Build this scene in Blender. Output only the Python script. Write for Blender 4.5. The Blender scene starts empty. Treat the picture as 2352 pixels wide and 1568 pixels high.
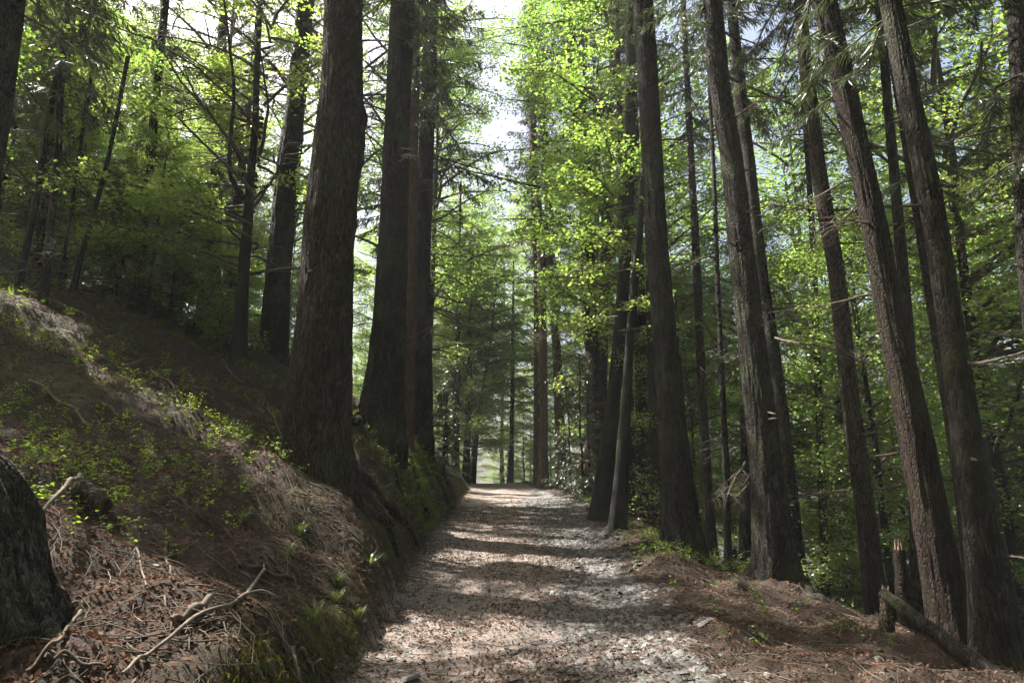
import bpy, math, random
import numpy as np
R = math.radians
rng = np.random.default_rng(7)
random.seed(7)
scene = bpy.context.scene
COL = scene.collection

# ------------------------------------------------------------------ camera, sky, sun, exposure
PITCH = R(13.0); FPX = 1450.0; CAMZ = 1.5          # focal length in pixels of a 2352 px wide picture
CT, ST = math.cos(PITCH), math.sin(PITCH)
cd = bpy.data.cameras.new('camera'); cam = bpy.data.objects.new('camera', cd); COL.objects.link(cam)
cam.location = (0, 0, CAMZ); cam.rotation_euler = (R(90) + PITCH, 0, 0)
cd.sensor_width = 36.0; cd.lens = 36.0 * FPX / 2352.0; cd.clip_end = 3000; cd.clip_start = 0.05
scene.camera = cam
SUN_EL, SUN_AZ = R(54), R(66)                       # azimuth measured to the left of the viewing direction
w = bpy.data.worlds.new('World'); scene.world = w; w.use_nodes = True
nt = w.node_tree; bg = nt.nodes['Background']
sky = nt.nodes.new('ShaderNodeTexSky'); sky.sky_type = 'NISHITA'; sky.sun_disc = False
sky.sun_elevation = SUN_EL; sky.sun_rotation = -SUN_AZ; sky.air_density = .9; sky.dust_density = 7.0; sky.ozone_density = .4
nt.links.new(sky.outputs[0], bg.inputs[0]); bg.inputs[1].default_value = 0.075
sl = bpy.data.lights.new('sun', 'SUN'); so = bpy.data.objects.new('sun', sl); COL.objects.link(so)
sl.energy = 5.0; sl.angle = R(0.5); sl.color = (1.0, 0.95, 0.86)
sd = np.array([-math.sin(SUN_AZ) * math.cos(SUN_EL), math.cos(SUN_AZ) * math.cos(SUN_EL), math.sin(SUN_EL)])
from mathutils import Vector, Matrix
so.rotation_euler = Vector(sd).to_track_quat('Z', 'Y').to_euler()
vs = scene.view_settings
vs.view_transform = 'Standard'; vs.look = 'None'; vs.gamma = 1; vs.exposure = 2.25; vs.use_curve_mapping = False
cy = scene.cycles
cy.max_bounces = 6; cy.diffuse_bounces = 4; cy.glossy_bounces = 2; cy.transmission_bounces = 3
cy.use_denoising = True; cy.volume_bounces = 0

# ------------------------------------------------------------------ noise and mesh helpers
def _h(i, j, k, s):
    n = (i * 374761393 + j * 668265263 + k * 2147483647 + s * 974634557) & 0xffffffff
    n = ((n ^ (n >> 13)) * 1274126177) & 0xffffffff
    n = (n ^ (n >> 16)) & 0xffffffff
    return n / 4294967295.0
def vnoise(x, y, z=0.0, s=0):
    x, y, z = np.broadcast_arrays(np.asarray(x, float), np.asarray(y, float), np.asarray(z, float))
    i, j, k = np.floor(x).astype(np.int64), np.floor(y).astype(np.int64), np.floor(z).astype(np.int64)
    f, g, e = x - i, y - j, z - k
    f, g, e = f*f*(3-2*f), g*g*(3-2*g), e*e*(3-2*e)
    def L(a, b, t): return a + (b - a) * t
    a = L(L(_h(i,j,k,s), _h(i+1,j,k,s), f), L(_h(i,j+1,k,s), _h(i+1,j+1,k,s), f), g)
    b = L(L(_h(i,j,k+1,s), _h(i+1,j,k+1,s), f), L(_h(i,j+1,k+1,s), _h(i+1,j+1,k+1,s), f), g)
    return L(a, b, e) * 2 - 1
def sstep(a, b, x):
    t = np.clip((x - a) / (b - a), 0, 1); return t*t*(3-2*t)

def make_mesh(name, verts, faces, mats, mat_idx=None, rnd=None, attrs=None, smooth=False):
    """faces: list of int arrays (n,k)"""
    me = bpy.data.meshes.new(name)
    verts = np.asarray(verts, np.float32)
    faces = [np.asarray(f, np.int32) for f in faces if len(f)]
    me.vertices.add(len(verts)); me.vertices.foreach_set('co', verts.ravel())
    tot = np.concatenate([np.full(len(f), f.shape[1], np.int32) for f in faces])
    loops = np.concatenate([f.ravel() for f in faces])
    start = np.concatenate([[0], np.cumsum(tot)[:-1]]).astype(np.int32)
    me.loops.add(len(loops)); me.loops.foreach_set('vertex_index', loops)
    me.polygons.add(len(tot)); me.polygons.foreach_set('loop_start', start); me.polygons.foreach_set('loop_total', tot)
    for m in (mats if isinstance(mats, (list, tuple)) else [mats]): me.materials.append(m)
    if mat_idx is not None: me.polygons.foreach_set('material_index', np.asarray(mat_idx, np.int32))
    if smooth is True: me.polygons.foreach_set('use_smooth', np.ones(len(tot), bool))
    elif smooth is not False: me.polygons.foreach_set('use_smooth', np.asarray(smooth, bool))
    if rnd is not None:
        a = me.attributes.new('rnd', 'FLOAT', 'FACE'); a.data.foreach_set('value', np.asarray(rnd, np.float32))
    for k, v in (attrs or {}).items():
        a = me.attributes.new(k, 'FLOAT', 'POINT'); a.data.foreach_set('value', np.asarray(v, np.float32))
    me.update(calc_edges=True)
    return me

class MB:
    """collects pieces into one mesh"""
    def __init__(s): s.v = []; s.f = {}; s.n = 0; s.order = []
    def add(s, v, f, mi=0, rnd=None, smooth=False):
        v = np.asarray(v, float); f = np.asarray(f, int)
        s.v.append(v); s.order.append((f + s.n, mi, rnd if rnd is not None else np.zeros(len(f)), smooth)); s.n += len(v)
    def tube(s, pts, rad, k=6, mi=0, cap=True, wob=0.0, seed=0):
        v, f = tube(pts, rad, k, wob, seed); s.add(v, f, mi, smooth=True)
        if cap and k >= 3:
            m = len(pts)
            for base in (0, (m-1)*k):
                c = v[base:base+k].mean(0); n0 = s.n
                s.add(np.vstack([v[base:base+k], c]), [[i, (i+1) % k, k] for i in range(k)], mi)
    def mesh(s, name, mats, **kw):
        fs = [o[0] for o in s.order]
        mi = np.concatenate([np.full(len(o[0]), o[1]) for o in s.order])
        rn = np.concatenate([np.broadcast_to(o[2], len(o[0])) for o in s.order])
        sm = np.concatenate([np.full(len(o[0]), o[3]) for o in s.order])
        return make_mesh(name, np.vstack(s.v), fs, mats, mi, rn, smooth=sm, **kw)

def frames(pts):
    pts = np.asarray(pts, float); t = np.gradient(pts, axis=0)
    t /= np.linalg.norm(t, axis=1)[:, None] + 1e-9
    ref = np.where(np.abs(t[:, 2:3]) > 0.9, np.array([[1., 0, 0]]), np.array([[0, 0, 1.]]))
    if np.abs(t[:, 2]).mean() > 0.75: ref = np.tile([[0., 1., 0.]], (len(t), 1))
    elif np.abs(t[:, 2]).max() < 0.97: ref = np.tile([[0., 0., 1.]], (len(t), 1))
    u = np.cross(ref, t); u /= np.linalg.norm(u, axis=1)[:, None] + 1e-9
    return t, u, np.cross(t, u)
def tube(pts, rad, k=6, wob=0.0, seed=0):
    pts = np.asarray(pts, float); rad = np.broadcast_to(np.asarray(rad, float), len(pts))
    t, u, n = frames(pts); a = np.linspace(0, 2*math.pi, k, endpoint=False)
    rr = np.tile(rad[:, None], (1, k))
    if wob: rr = rr * (1 + wob * vnoise(np.cos(a)[None]*1.7, np.sin(a)[None]*1.7, np.arange(len(pts))[:, None]*.7, seed))
    v = pts[:, None] + (u[:, None]*np.cos(a)[None, :, None] + n[:, None]*np.sin(a)[None, :, None]) * rr[..., None]
    m = len(pts); i = np.arange(m-1)[:, None]*k; j = np.arange(k)[None]; j2 = (j+1) % k
    f = np.stack([i+j, i+j2, i+k+j2, i+k+j], -1).reshape(-1, 4)
    return v.reshape(-1, 3), f
def cards(c, d, nrm, L, W, fold=0.12):
    """leaf shaped rhombi: centre, direction, normal, length, width"""
    d = d / (np.linalg.norm(d, axis=1)[:, None] + 1e-9)
    sdir = np.cross(nrm, d); sdir /= np.linalg.norm(sdir, axis=1)[:, None] + 1e-9
    n2 = np.cross(d, sdir); L = np.asarray(L)[:, None]; W = np.asarray(W)[:, None]
    v = np.stack([c - d*L*.5, c + sdir*W*.5 + n2*W*fold - d*L*.05, c + d*L*.5, c - sdir*W*.5 + n2*W*fold - d*L*.05], 1)
    return v.reshape(-1, 3), np.arange(len(c)*4).reshape(-1, 4)

def add_obj(name, me, parent=None, loc=None):
    o = bpy.data.objects.new(name, me); COL.objects.link(o)
    if parent is not None: o.parent = parent
    if loc is not None: o.location = loc
    return o
def tag(o, label=None, cat=None, group=None, kind=None):
    if label: o['label'] = label
    if cat: o['category'] = cat
    if group: o['group'] = group
    if kind: o['kind'] = kind
    return o
def thing(name, loc, label, cat, group=None):
    return tag(add_obj(name, None, loc=loc), label, cat, group)
def dup(root, loc, rz=0.0, sc=1.0, label=None, group=None, tilt=(0, 0)):
    r = root.copy(); COL.objects.link(r); r.location = loc; r.rotation_euler = (tilt[0], tilt[1], rz); r.scale = (sc,)*3
    if label: r['label'] = label
    if group: r['group'] = group
    for ch in root.children:
        c = ch.copy(); COL.objects.link(c); c.parent = r
        for g in ch.children:
            e = g.copy(); COL.objects.link(e); e.parent = c
    return r

# ------------------------------------------------------------------ materials
def mat(name):
    m = bpy.data.materials.new(name); m.use_nodes = True; t = m.node_tree
    for n in list(t.nodes): t.nodes.remove(n)
    out = t.nodes.new('ShaderNodeOutputMaterial')
    return m, t, out
def N(t, typ, **kw):
    n = t.nodes.new(typ)
    for k, v in kw.items():
        if k.startswith('i_'): n.inputs[int(k[2:])].default_value = v
        else: setattr(n, k, v)
    return n
def ramp(t, stops, fac):
    r = t.nodes.new('ShaderNodeValToRGB'); cr = r.color_ramp
    while len(cr.elements) < len(stops): cr.elements.new(0.5)
    for e, (p, c) in zip(cr.elements, stops): e.position = p; e.color = (*c, 1)
    t.links.new(fac, r.inputs[0]); return r.outputs[0]
def mixc(t, fac, a, b, typ='MIX'):
    m = t.nodes.new('ShaderNodeMix'); m.data_type = 'RGBA'; m.blend_type = typ
    for s, x in ((m.inputs[0], fac), (m.inputs[6], a), (m.inputs[7], b)):
        if hasattr(x, 'links'): t.links.new(x, s)
        elif isinstance(x, (int, float)): s.default_value = x
        else: s.default_value = (*x, 1)
    return m.outputs[2]
def noise(t, vec, scale, detail=4, rough=.6):
    n = N(t, 'ShaderNodeTexNoise'); n.inputs['Scale'].default_value = scale; n.inputs['Detail'].default_value = detail
    n.inputs['Roughness'].default_value = rough; t.links.new(vec, n.inputs['Vector']); return n.outputs[0]
def math_(t, op, a, b=None, clamp=False):
    n = N(t, 'ShaderNodeMath', operation=op, use_clamp=clamp)
    for s, x in zip(n.inputs, (a, b)):
        if x is None: continue
        if hasattr(x, 'links'): t.links.new(x, s)
        else: s.default_value = x
    return n.outputs[0]
def bump(t, h, strength, dist):
    b = N(t, 'ShaderNodeBump'); b.inputs['Strength'].default_value = strength; b.inputs['Distance'].default_value = dist
    t.links.new(h, b.inputs['Height']); return b.outputs[0]

def leaf_mat(name, stops, trans_stops, tfac=0.5, gloss=0.05, rough=.35):
    m, t, out = mat(name)
    a = N(t, 'ShaderNodeAttribute', attribute_name='rnd')
    oi = N(t, 'ShaderNodeObjectInfo')
    f = math_(t, 'ADD', math_(t, 'MULTIPLY', a.outputs['Fac'], .75), math_(t, 'MULTIPLY', oi.outputs['Random'], .25))
    c1 = ramp(t, stops, f); c2 = ramp(t, trans_stops, f)
    d = N(t, 'ShaderNodeBsdfDiffuse'); t.links.new(c1, d.inputs[0])
    tr = N(t, 'ShaderNodeBsdfTranslucent'); t.links.new(c2, tr.inputs[0])
    g = N(t, 'ShaderNodeBsdfGlossy'); g.inputs['Roughness'].default_value = rough; g.inputs[0].default_value = (1, 1, 1, 1)
    mx = N(t, 'ShaderNodeMixShader', i_0=tfac); t.links.new(d.outputs[0], mx.inputs[1]); t.links.new(tr.outputs[0], mx.inputs[2])
    m2 = N(t, 'ShaderNodeMixShader', i_0=gloss); t.links.new(mx.outputs[0], m2.inputs[1]); t.links.new(g.outputs[0], m2.inputs[2])
    t.links.new(m2.outputs[0], out.inputs[0]); return m
M_BEECH = leaf_mat('beech_leaves', [(0, (.03, .05, .012)), (.5, (.055, .09, .018)), (1, (.10, .12, .03))],
                   [(0, (.11, .24, .03)), (.5, (.27, .43, .06)), (1, (.50, .56, .13))], .55)
M_SPRUCE = leaf_mat('spruce_needles', [(0, (.022, .038, .016)), (.6, (.035, .058, .022)), (1, (.06, .07, .035))],
                    [(0, (.05, .08, .02)), (1, (.12, .15, .04))], .3, .06)
M_UNDER = leaf_mat('bilberry_leaves', [(0, (.025, .045, .01)), (.6, (.05, .085, .015)), (1, (.09, .105, .022))],
                   [(0, (.10, .18, .015)), (.6, (.26, .38, .03)), (1, (.42, .44, .06))], .5, .02, .5)
M_GRASS = leaf_mat('grass_blades', [(0, (.05, .08, .02)), (.6, (.08, .12, .03)), (1, (.20, .17, .08))],
                   [(0, (.12, .2, .03)), (1, (.3, .32, .08))], .4)
M_MOSS = leaf_mat('moss_fronds', [(0, (.045, .06, .012)), (.6, (.085, .09, .016)), (1, (.15, .11, .025))],
                  [(0, (.08, .11, .015)), (1, (.22, .2, .03))], .3, .01)
M_LITTER = leaf_mat('needle_litter', [(0, (0.0400, 0.0208, 0.0128)), (.35, (0.0880, 0.0512, 0.0360)), (.7, (0.1280, 0.0800, 0.0576)), (1, (0.2160, 0.1440, 0.1040))],
                    [(0, (.05, .02, .01)), (1, (.18, .08, .04))], .15, .0, .7)

def bark_mat(name, dark, mid, light, moss=.25, scale=1.0, bumpd=.02, plates=True):
    m, t, out = mat(name)
    tc = N(t, 'ShaderNodeTexCoord'); mp = N(t, 'ShaderNodeMapping'); mp.inputs['Scale'].default_value = (1, 1, .28)
    t.links.new(tc.outputs['Object'], mp.inputs[0]); v = mp.outputs[0]
    n0 = noise(t, v, 5*scale, 5); n1 = noise(t, v, 26*scale, 6, .7); n2 = noise(t, tc.outputs['Object'], 1.1, 3)
    wn = N(t, 'ShaderNodeVectorMath', operation='ADD'); t.links.new(v, wn.inputs[0])
    nv = N(t, 'ShaderNodeTexNoise'); nv.inputs['Scale'].default_value = 8*scale; t.links.new(v, nv.inputs['Vector'])
    sc_ = N(t, 'ShaderNodeVectorMath', operation='SCALE'); sc_.inputs['Scale'].default_value = .09; t.links.new(nv.outputs['Color'], sc_.inputs[0])
    t.links.new(sc_.outputs[0], wn.inputs[1])
    vo = N(t, 'ShaderNodeTexVoronoi', feature='DISTANCE_TO_EDGE'); vo.inputs['Scale'].default_value = 34*scale; t.links.new(wn.outputs[0], vo.inputs['Vector'])
    crack = N(t, 'ShaderNodeMapRange'); crack.inputs[1].default_value = 0; crack.inputs[2].default_value = .25; t.links.new(vo.outputs[0], crack.inputs[0])
    vc = N(t, 'ShaderNodeTexVoronoi'); vc.inputs['Scale'].default_value = 34*scale; t.links.new(wn.outputs[0], vc.inputs['Vector'])
    sep = N(t, 'ShaderNodeSeparateColor'); t.links.new(vc.outputs['Color'], sep.inputs[0])
    f = math_(t, 'ADD', math_(t, 'MULTIPLY', n0, .5), math_(t, 'MULTIPLY', n1, .3))
    f = math_(t, 'ADD', f, math_(t, 'MULTIPLY', sep.outputs[0], .25 if plates else .05))
    c = ramp(t, [(.3, dark), (.52, mid), (.75, light)] if plates else [(.27, dark), (.4, mid), (.54, light)], f)
    if plates: c = mixc(t, math_(t, 'ADD', math_(t, 'MULTIPLY', crack.outputs[0], .4), .6), tuple(x*.4 for x in dark), c)
    mm = N(t, 'ShaderNodeMapRange'); mm.inputs[1].default_value = .5; mm.inputs[2].default_value = .68; mm.inputs[4].default_value = moss*2.2
    t.links.new(n2, mm.inputs[0])
    mf = math_(t, 'MULTIPLY', mm.outputs[0], n1, True)
    c = mixc(t, mf, c, (.05, .06, .025))
    h = math_(t, 'ADD', math_(t, 'MULTIPLY', crack.outputs[0], .7 if plates else .08), math_(t, 'MULTIPLY', n1, 1.0))
    p = N(t, 'ShaderNodeBsdfPrincipled'); p.inputs['Roughness'].default_value = .9; p.inputs['Specular IOR Level'].default_value = .15
    t.links.new(c, p.inputs['Base Color']); t.links.new(bump(t, h, .9, bumpd), p.inputs['Normal'])
    t.links.new(p.outputs[0], out.inputs[0]); return m
M_BARK = bark_mat('spruce_bark', (0.0115, 0.0082, 0.0066), (0.0377, 0.0262, 0.0205), (0.1066, 0.0820, 0.0672), .45, 1.0, .045)
M_BARKG = bark_mat('grey_spruce_bark', (0.0078, 0.0066, 0.0056), (0.0217, 0.0184, 0.0158), (0.0722, 0.0643, 0.0558), .65, 1.0, .03)
M_BARKR = bark_mat('red_spruce_bark', (0.0088, 0.0060, 0.0046), (0.0234, 0.0154, 0.0118), (0.0460, 0.0322, 0.0242), .25, 1.2, .03)
M_BARKO = bark_mat('orange_spruce_bark', (.035, .020, .013), (.10, .058, .038), (.18, .115, .08), .15, 1.2, .03)  # warm sunlight put into the far trunks' bark colour; own brown on one spruce
M_BEECHB = bark_mat('beech_bark', (0.0052, 0.0048, 0.0040), (0.0111, 0.0107, 0.0096), (0.0221, 0.0207, 0.0184), .4, .7, .008, False)
M_TWIG = bark_mat('twig_bark', (.035, .028, .022), (.07, .055, .044), (.13, .11, .09), .2, 2, .006, False)
M_DEAD = bark_mat('bleached_twig', (0.0600, 0.0480, 0.0372), (0.1140, 0.0930, 0.0750), (0.1920, 0.1680, 0.1440), .1, 2, .006, False)
M_STUMP = bark_mat('weathered_stump', (0.0156, 0.0130, 0.0117), (0.0520, 0.0455, 0.0390), (0.1690, 0.1534, 0.1365), .45, 1.5, .05)

def ground_mat():
    m, t, out = mat('forest_floor')
    tc = N(t, 'ShaderNodeTexCoord'); v = tc.outputs['Object']
    ap = N(t, 'ShaderNodeAttribute', attribute_name='path'); am = N(t, 'ShaderNodeAttribute', attribute_name='moss')
    ar = N(t, 'ShaderNodeAttribute', attribute_name='stony')
    nA = noise(t, v, 1.3, 5); nB = noise(t, v, 9, 6, .7); nC = noise(t, v, 70, 4, .7)
    duff = ramp(t, [(.25, (.014, .010, .007)), (.45, (.038, .026, .019)), (.62, (.066, .046, .035)), (.8, (.13, .096, .074))],
                math_(t, 'ADD', math_(t, 'MULTIPLY', nB, .45), math_(t, 'MULTIPLY', nC, .55)))
    duff = mixc(t, math_(t, 'MULTIPLY', nA, .55), duff, (.028, .019, .013))
    mossc = ramp(t, [(.3, (.03, .04, .01)), (.55, (.07, .08, .018)), (.8, (.13, .11, .03))], nC)
    mfac = math_(t, 'MULTIPLY', am.outputs['Fac'], math_(t, 'MULTIPLY', math_(t, 'SUBTRACT', nB, .38), 5.0, True), True)
    c1 = mixc(t, mfac, duff, mossc)
    # path: trodden needles and slate crumbs
    vo = N(t, 'ShaderNodeTexVoronoi'); vo.inputs['Scale'].default_value = 22; t.links.new(v, vo.inputs['Vector'])
    sep = N(t, 'ShaderNodeSeparateColor'); t.links.new(vo.outputs['Color'], sep.inputs[0])
    slate = ramp(t, [(0, (.055, .052, .05)), (.5, (.115, .11, .106)), (1, (.22, .212, .204))], sep.outputs[0])
    dirt = ramp(t, [(.3, (.10, .073, .060)), (.5, (.24, .188, .162)), (.72, (.42, .35, .315))],
                math_(t, 'ADD', math_(t, 'MULTIPLY', nB, .4), math_(t, 'MULTIPLY', nC, .6)))
    sf = math_(t, 'MULTIPLY', math_(t, 'SUBTRACT', math_(t, 'ADD', sep.outputs[1], math_(t, 'MULTIPLY', ar.outputs['Fac'], .7)), .72), 9, True)
    c2 = mixc(t, sf, dirt, slate)
    pf = math_(t, 'MULTIPLY', math_(t, 'SUBTRACT', math_(t, 'ADD', ap.outputs['Fac'], math_(t, 'MULTIPLY', math_(t, 'SUBTRACT', nB, .5), .9)), .32), 2.8, True)
    c = mixc(t, pf, c1, c2)
    vd = N(t, 'ShaderNodeTexVoronoi'); vd.inputs['Scale'].default_value = 22; t.links.new(v, vd.inputs['Vector'])
    hp = math_(t, 'MULTIPLY', math_(t, 'SUBTRACT', .6, vd.outputs[0]), math_(t, 'MULTIPLY', sf, .8))
    h = math_(t, 'ADD', math_(t, 'MULTIPLY', hp, pf), math_(t, 'ADD', nC, math_(t, 'MULTIPLY', nB, .8)))
    af = N(t, 'ShaderNodeAttribute', attribute_name='meadow')
    c = mixc(t, af.outputs['Fac'], c, ramp(t, [(.3, (.11, .15, .045)), (.7, (.2, .25, .09))], noise(t, v, .15, 4)))  # far ground coloured pale grass green to brighten the view between leaves
    p = N(t, 'ShaderNodeBsdfPrincipled'); p.inputs['Roughness'].default_value = .85; p.inputs['Specular IOR Level'].default_value = .25
    t.links.new(c, p.inputs['Base Color']); t.links.new(bump(t, h, .9, .035), p.inputs['Normal'])
    t.links.new(p.outputs[0], out.inputs[0]); return m
M_GROUND = ground_mat()
def stone_mat():
    m, t, out = mat('slate_stone')
    a = N(t, 'ShaderNodeAttribute', attribute_name='rnd'); tc = N(t, 'ShaderNodeTexCoord')
    c = ramp(t, [(0, (.04, .0385, .037)), (.5, (.09, .087, .085)), (.85, (.15, .145, .14)), (1, (.24, .23, .22))], a.outputs['Fac'])
    n = noise(t, tc.outputs['Object'], 45, 4)
    c = mixc(t, .5, c, ramp(t, [(.3, (.4, .4, .4)), (.7, (1, 1, 1))], n), 'MULTIPLY')
    p = N(t, 'ShaderNodeBsdfPrincipled'); p.inputs['Roughness'].default_value = .6; p.inputs['Specular IOR Level'].default_value = .35
    t.links.new(c, p.inputs['Base Color']); t.links.new(bump(t, n, .4, .01), p.inputs['Normal']); t.links.new(p.outputs[0], out.inputs[0]); return m
M_STONE = stone_mat()
def wood_mat():
    m, t, out = mat('broken_wood'); tc = N(t, 'ShaderNodeTexCoord')
    n = noise(t, tc.outputs['Object'], 18, 5)
    c = ramp(t, [(.3, (.06, .035, .022)), (.7, (.17, .115, .075))], n)
    p = N(t, 'ShaderNodeBsdfPrincipled'); p.inputs['Roughness'].default_value = .85
    t.links.new(c, p.inputs['Base Color']); t.links.new(p.outputs[0], out.inputs[0]); return m
M_WOOD = wood_mat()

# ------------------------------------------------------------------ terrain
def tab(Y, ys, vs_):
    return np.interp(Y, ys, vs_)
def smooth_tab(ys, vs_):
    yy = np.linspace(-60, 420, 4801); a = np.interp(yy, ys, vs_)
    k = np.exp(-np.linspace(-2.2, 2.2, 45)**2); k /= k.sum()
    a = np.convolve(np.pad(a, 22, mode='edge'), k, 'valid')
    return lambda Y: np.interp(Y, yy, a)
f_pz = smooth_tab([-60, 0, 8, 11.5, 16.5, 24, 32, 37, 41, 50, 70, 120, 420], [-.3, 0, 0, .17, .6, 1.0, 1.4, 1.75, 1.8, 1.4, -.5, -6, -40])
f_xl = smooth_tab([-60, 0, 5, 8.5, 11.5, 16, 24, 32, 38, 45, 60, 100], [-1.2, -1.2, -1.35, -1.6, -1.8, -1.95, -2.0, -2.1, -2.6, -5, -10, -25])
f_xr = smooth_tab([-60, 0, 5, 8.5, 11.5, 16.5, 22, 26, 32, 38, 45, 60, 100], [1.5, 1.5, 1.6, 1.8, 1.95, 2.2, 2.4, 2.1, 1.4, .5, -1, -5, -18])
f_hl = smooth_tab([-60, 0, 5, 8, 10, 12, 14, 18, 24, 30, 36, 45, 70], [.35, .35, .45, .75, 1.35, 1.95, 2.25, 2.5, 2.15, 1.3, .7, .4, .2])
f_wl = smooth_tab([-60, 5, 8, 10, 14, 24, 45], [.3, .4, .7, 1.1, 1.5, 1.4, 1.0])
f_ve = smooth_tab([-60, 5, 8, 10.5, 12, 13.5, 16, 24, 45], [2.8, 2.7, 2.6, 2.4, 1.9, 1.1, .8, .6, 1.2])
def height(X, Y, fine=True):
    X = np.asarray(X, float); Y = np.asarray(Y, float)
    pz, xl, xr = f_pz(Y), f_xl(Y), f_xr(Y)
    wob = .18*vnoise(Y*.9, X*.2, 3.1, 5) + .07*vnoise(Y*2.6, X*.4, 1.7, 6)
    wob = (wob + .07*vnoise(Y*5.5, X*2, 4.1, 16)) * sstep(0, 3, Y)
    u = xl + wob - X; v = X - xr - .6*wob
    uu = np.maximum(u, 0); vv = np.maximum(v, 0)
    # left bank
    hl, wl = f_hl(Y)*(1 + .3*vnoise(Y*1.1, 0, 9.2, 17)), f_wl(Y)
    t = np.clip(uu / wl, 0, 1); lip = hl * (1 - (1 - t)**(2.2 - .6*sstep(8, 11, Y)))
    ux = np.maximum(uu - .75*wl, 0)
    crest = 6.9; sl = .51 - .15*(1 - sstep(3.5, 8, Y))
    prof = np.minimum(ux, 2.6) + .84*np.clip(ux - 2.6, 0, crest - 2.6)
    over = np.maximum(ux - crest, 0)
    rise = sl*prof + .12*np.minimum(over, .8) - .12*np.maximum(over - .8, 0)
    rise = np.maximum(rise, -6)
    # right side
    ve = f_ve(Y); past = np.maximum(vv - ve, 0)
    fall = .05*np.minimum(vv, ve) + np.where(past < .6, .5*past*past/.6*.62, .62*(past - .3))
    fall = np.where(fall > 9, 9 + .12*(fall - 9), fall)
    berm = .26*np.exp(-((vv - .7)/.5)**2)*sstep(7, 11, Y)*(1 - sstep(14, 18, Y)) * (v > 0)
    # slight hollow across the path
    c = np.clip((X - xl) / (xr - xl), 0, 1); hollow = -.10*np.sin(c*math.pi)**1.0 + .05*np.exp(-((c - .5)/.18)**2)
    z = pz + lip + rise - fall + berm + hollow*((u < 0) & (v < 0))
    off = np.clip(np.maximum(u, v)*3, 0, 1)
    n = .12*vnoise(X*1.1, Y*1.1, 0, 1)*off + .075*vnoise(X*2.7, Y*2.7, 0, 2)*off + .015*vnoise(X*3.3, Y*3.3, 0, 8)*(1-off)
    n = n + (.16*np.abs(vnoise(X*.9 + 3, Y*1.4, 0, 18)) - .05)*off*sstep(.5, 1.5, u)
    if fine: n = n + (.045*vnoise(X*6.5, Y*6.5, 0, 3) + .025*vnoise(X*14, Y*14, 0, 4))*off + .008*vnoise(X*16, Y*16, 0, 9)*(1-off)
    far = sstep(60, 160, np.hypot(X, Y)); 
    return z + n*(1 - far)
def hgt(x, y): return float(height(np.array([x]), np.array([y]))[0])
def ray(px, py):
    a = (px - 1176)/FPX; b = (784 - py)/FPX
    return np.array([a, CT - b*ST, ST + b*CT])          # unit camera depth
def at_y(px, py, Y):
    d = ray(px, py); return np.array([0, 0, CAMZ]) + d * (Y / d[1])
def on_ground(px, py, far=60):
    d = ray(px, py); s = np.linspace(1.2, far, 3000); p = np.array([0, 0, CAMZ]) + s[:, None]*d
    dz = p[:, 2] - height(p[:, 0], p[:, 1]); i = np.argmax(dz < 0)
    if dz[i] >= 0: i = len(s) - 1
    return p[i]
def proj(p):
    x, y, z = p[0], p[1], p[2] - CAMZ; D = y*CT + z*ST; H = -y*ST + z*CT
    return 1176 + FPX*x/D, 784 - FPX*H/D
def lines(a, b, d0, lo, hi, g):
    mid = list(np.arange(a, b, d0)); l, r = [], []
    x, d = a, d0
    while x > lo: d *= g; x -= d; l.append(x)
    x, d = mid[-1], d0
    while x < hi: d *= g; x += d; r.append(x)
    return np.array(l[::-1] + mid + r)
gx = lines(-10.5, 5.0, .06, -320, 320, 1.06); gy = lines(2.6, 15, .06, -300, 320, 1.03)
GX, GY = np.meshgrid(gx, gy); GZ = height(GX, GY)
verts = np.stack([GX, GY, GZ], -1).reshape(-1, 3)
uL = f_xl(GY) - GX; vR = GX - f_xr(GY)
edge = np.maximum(uL, vR)
pathm = 1 - sstep(-.35, .25, edge)
mossm = np.clip(np.exp(-((uL - .1 - .25*sstep(7, 11, GY))/(.2 + .35*sstep(7, 11, GY)))**2)*(.35 + .65*sstep(-.2, .35, vnoise(GX*.9, GY*.55, 0, 12))) + .5*(uL > .8)*sstep(.1, .5, vnoise(GX*.5, GY*.5, 0, 13)), 0, 1)
stony = np.clip(sstep(-.2, .5, (GX - .5)/1.5 + .5*vnoise(GX*.8, GY*.5, 0, 14)), 0, 1)
ny, nx = GX.shape; idx = np.arange(ny*nx).reshape(ny, nx)
F = np.stack([idx[:-1, :-1], idx[:-1, 1:], idx[1:, 1:], idx[1:, :-1]], -1).reshape(-1, 4)
ispath = ((edge[:-1, :-1] < 0) & (GY[:-1, :-1] < 75)).ravel()
meadow = sstep(38, 60, np.hypot(GX, GY)) * (edge > 0)  # mask of the brightened far ground off the path
def sub(mask, name):
    f = F[mask]; used = np.unique(f); mp = np.full(len(verts), -1); mp[used] = np.arange(len(used))
    me = make_mesh(name, verts[used], [mp[f]], M_GROUND, smooth=True,
                   attrs=dict(path=pathm.ravel()[used], moss=mossm.ravel()[used], stony=stony.ravel()[used], meadow=meadow.ravel()[used]))
    return tag(add_obj(name, me), kind='structure')
sub(~ispath, 'ground'); sub(ispath, 'path')

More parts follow.
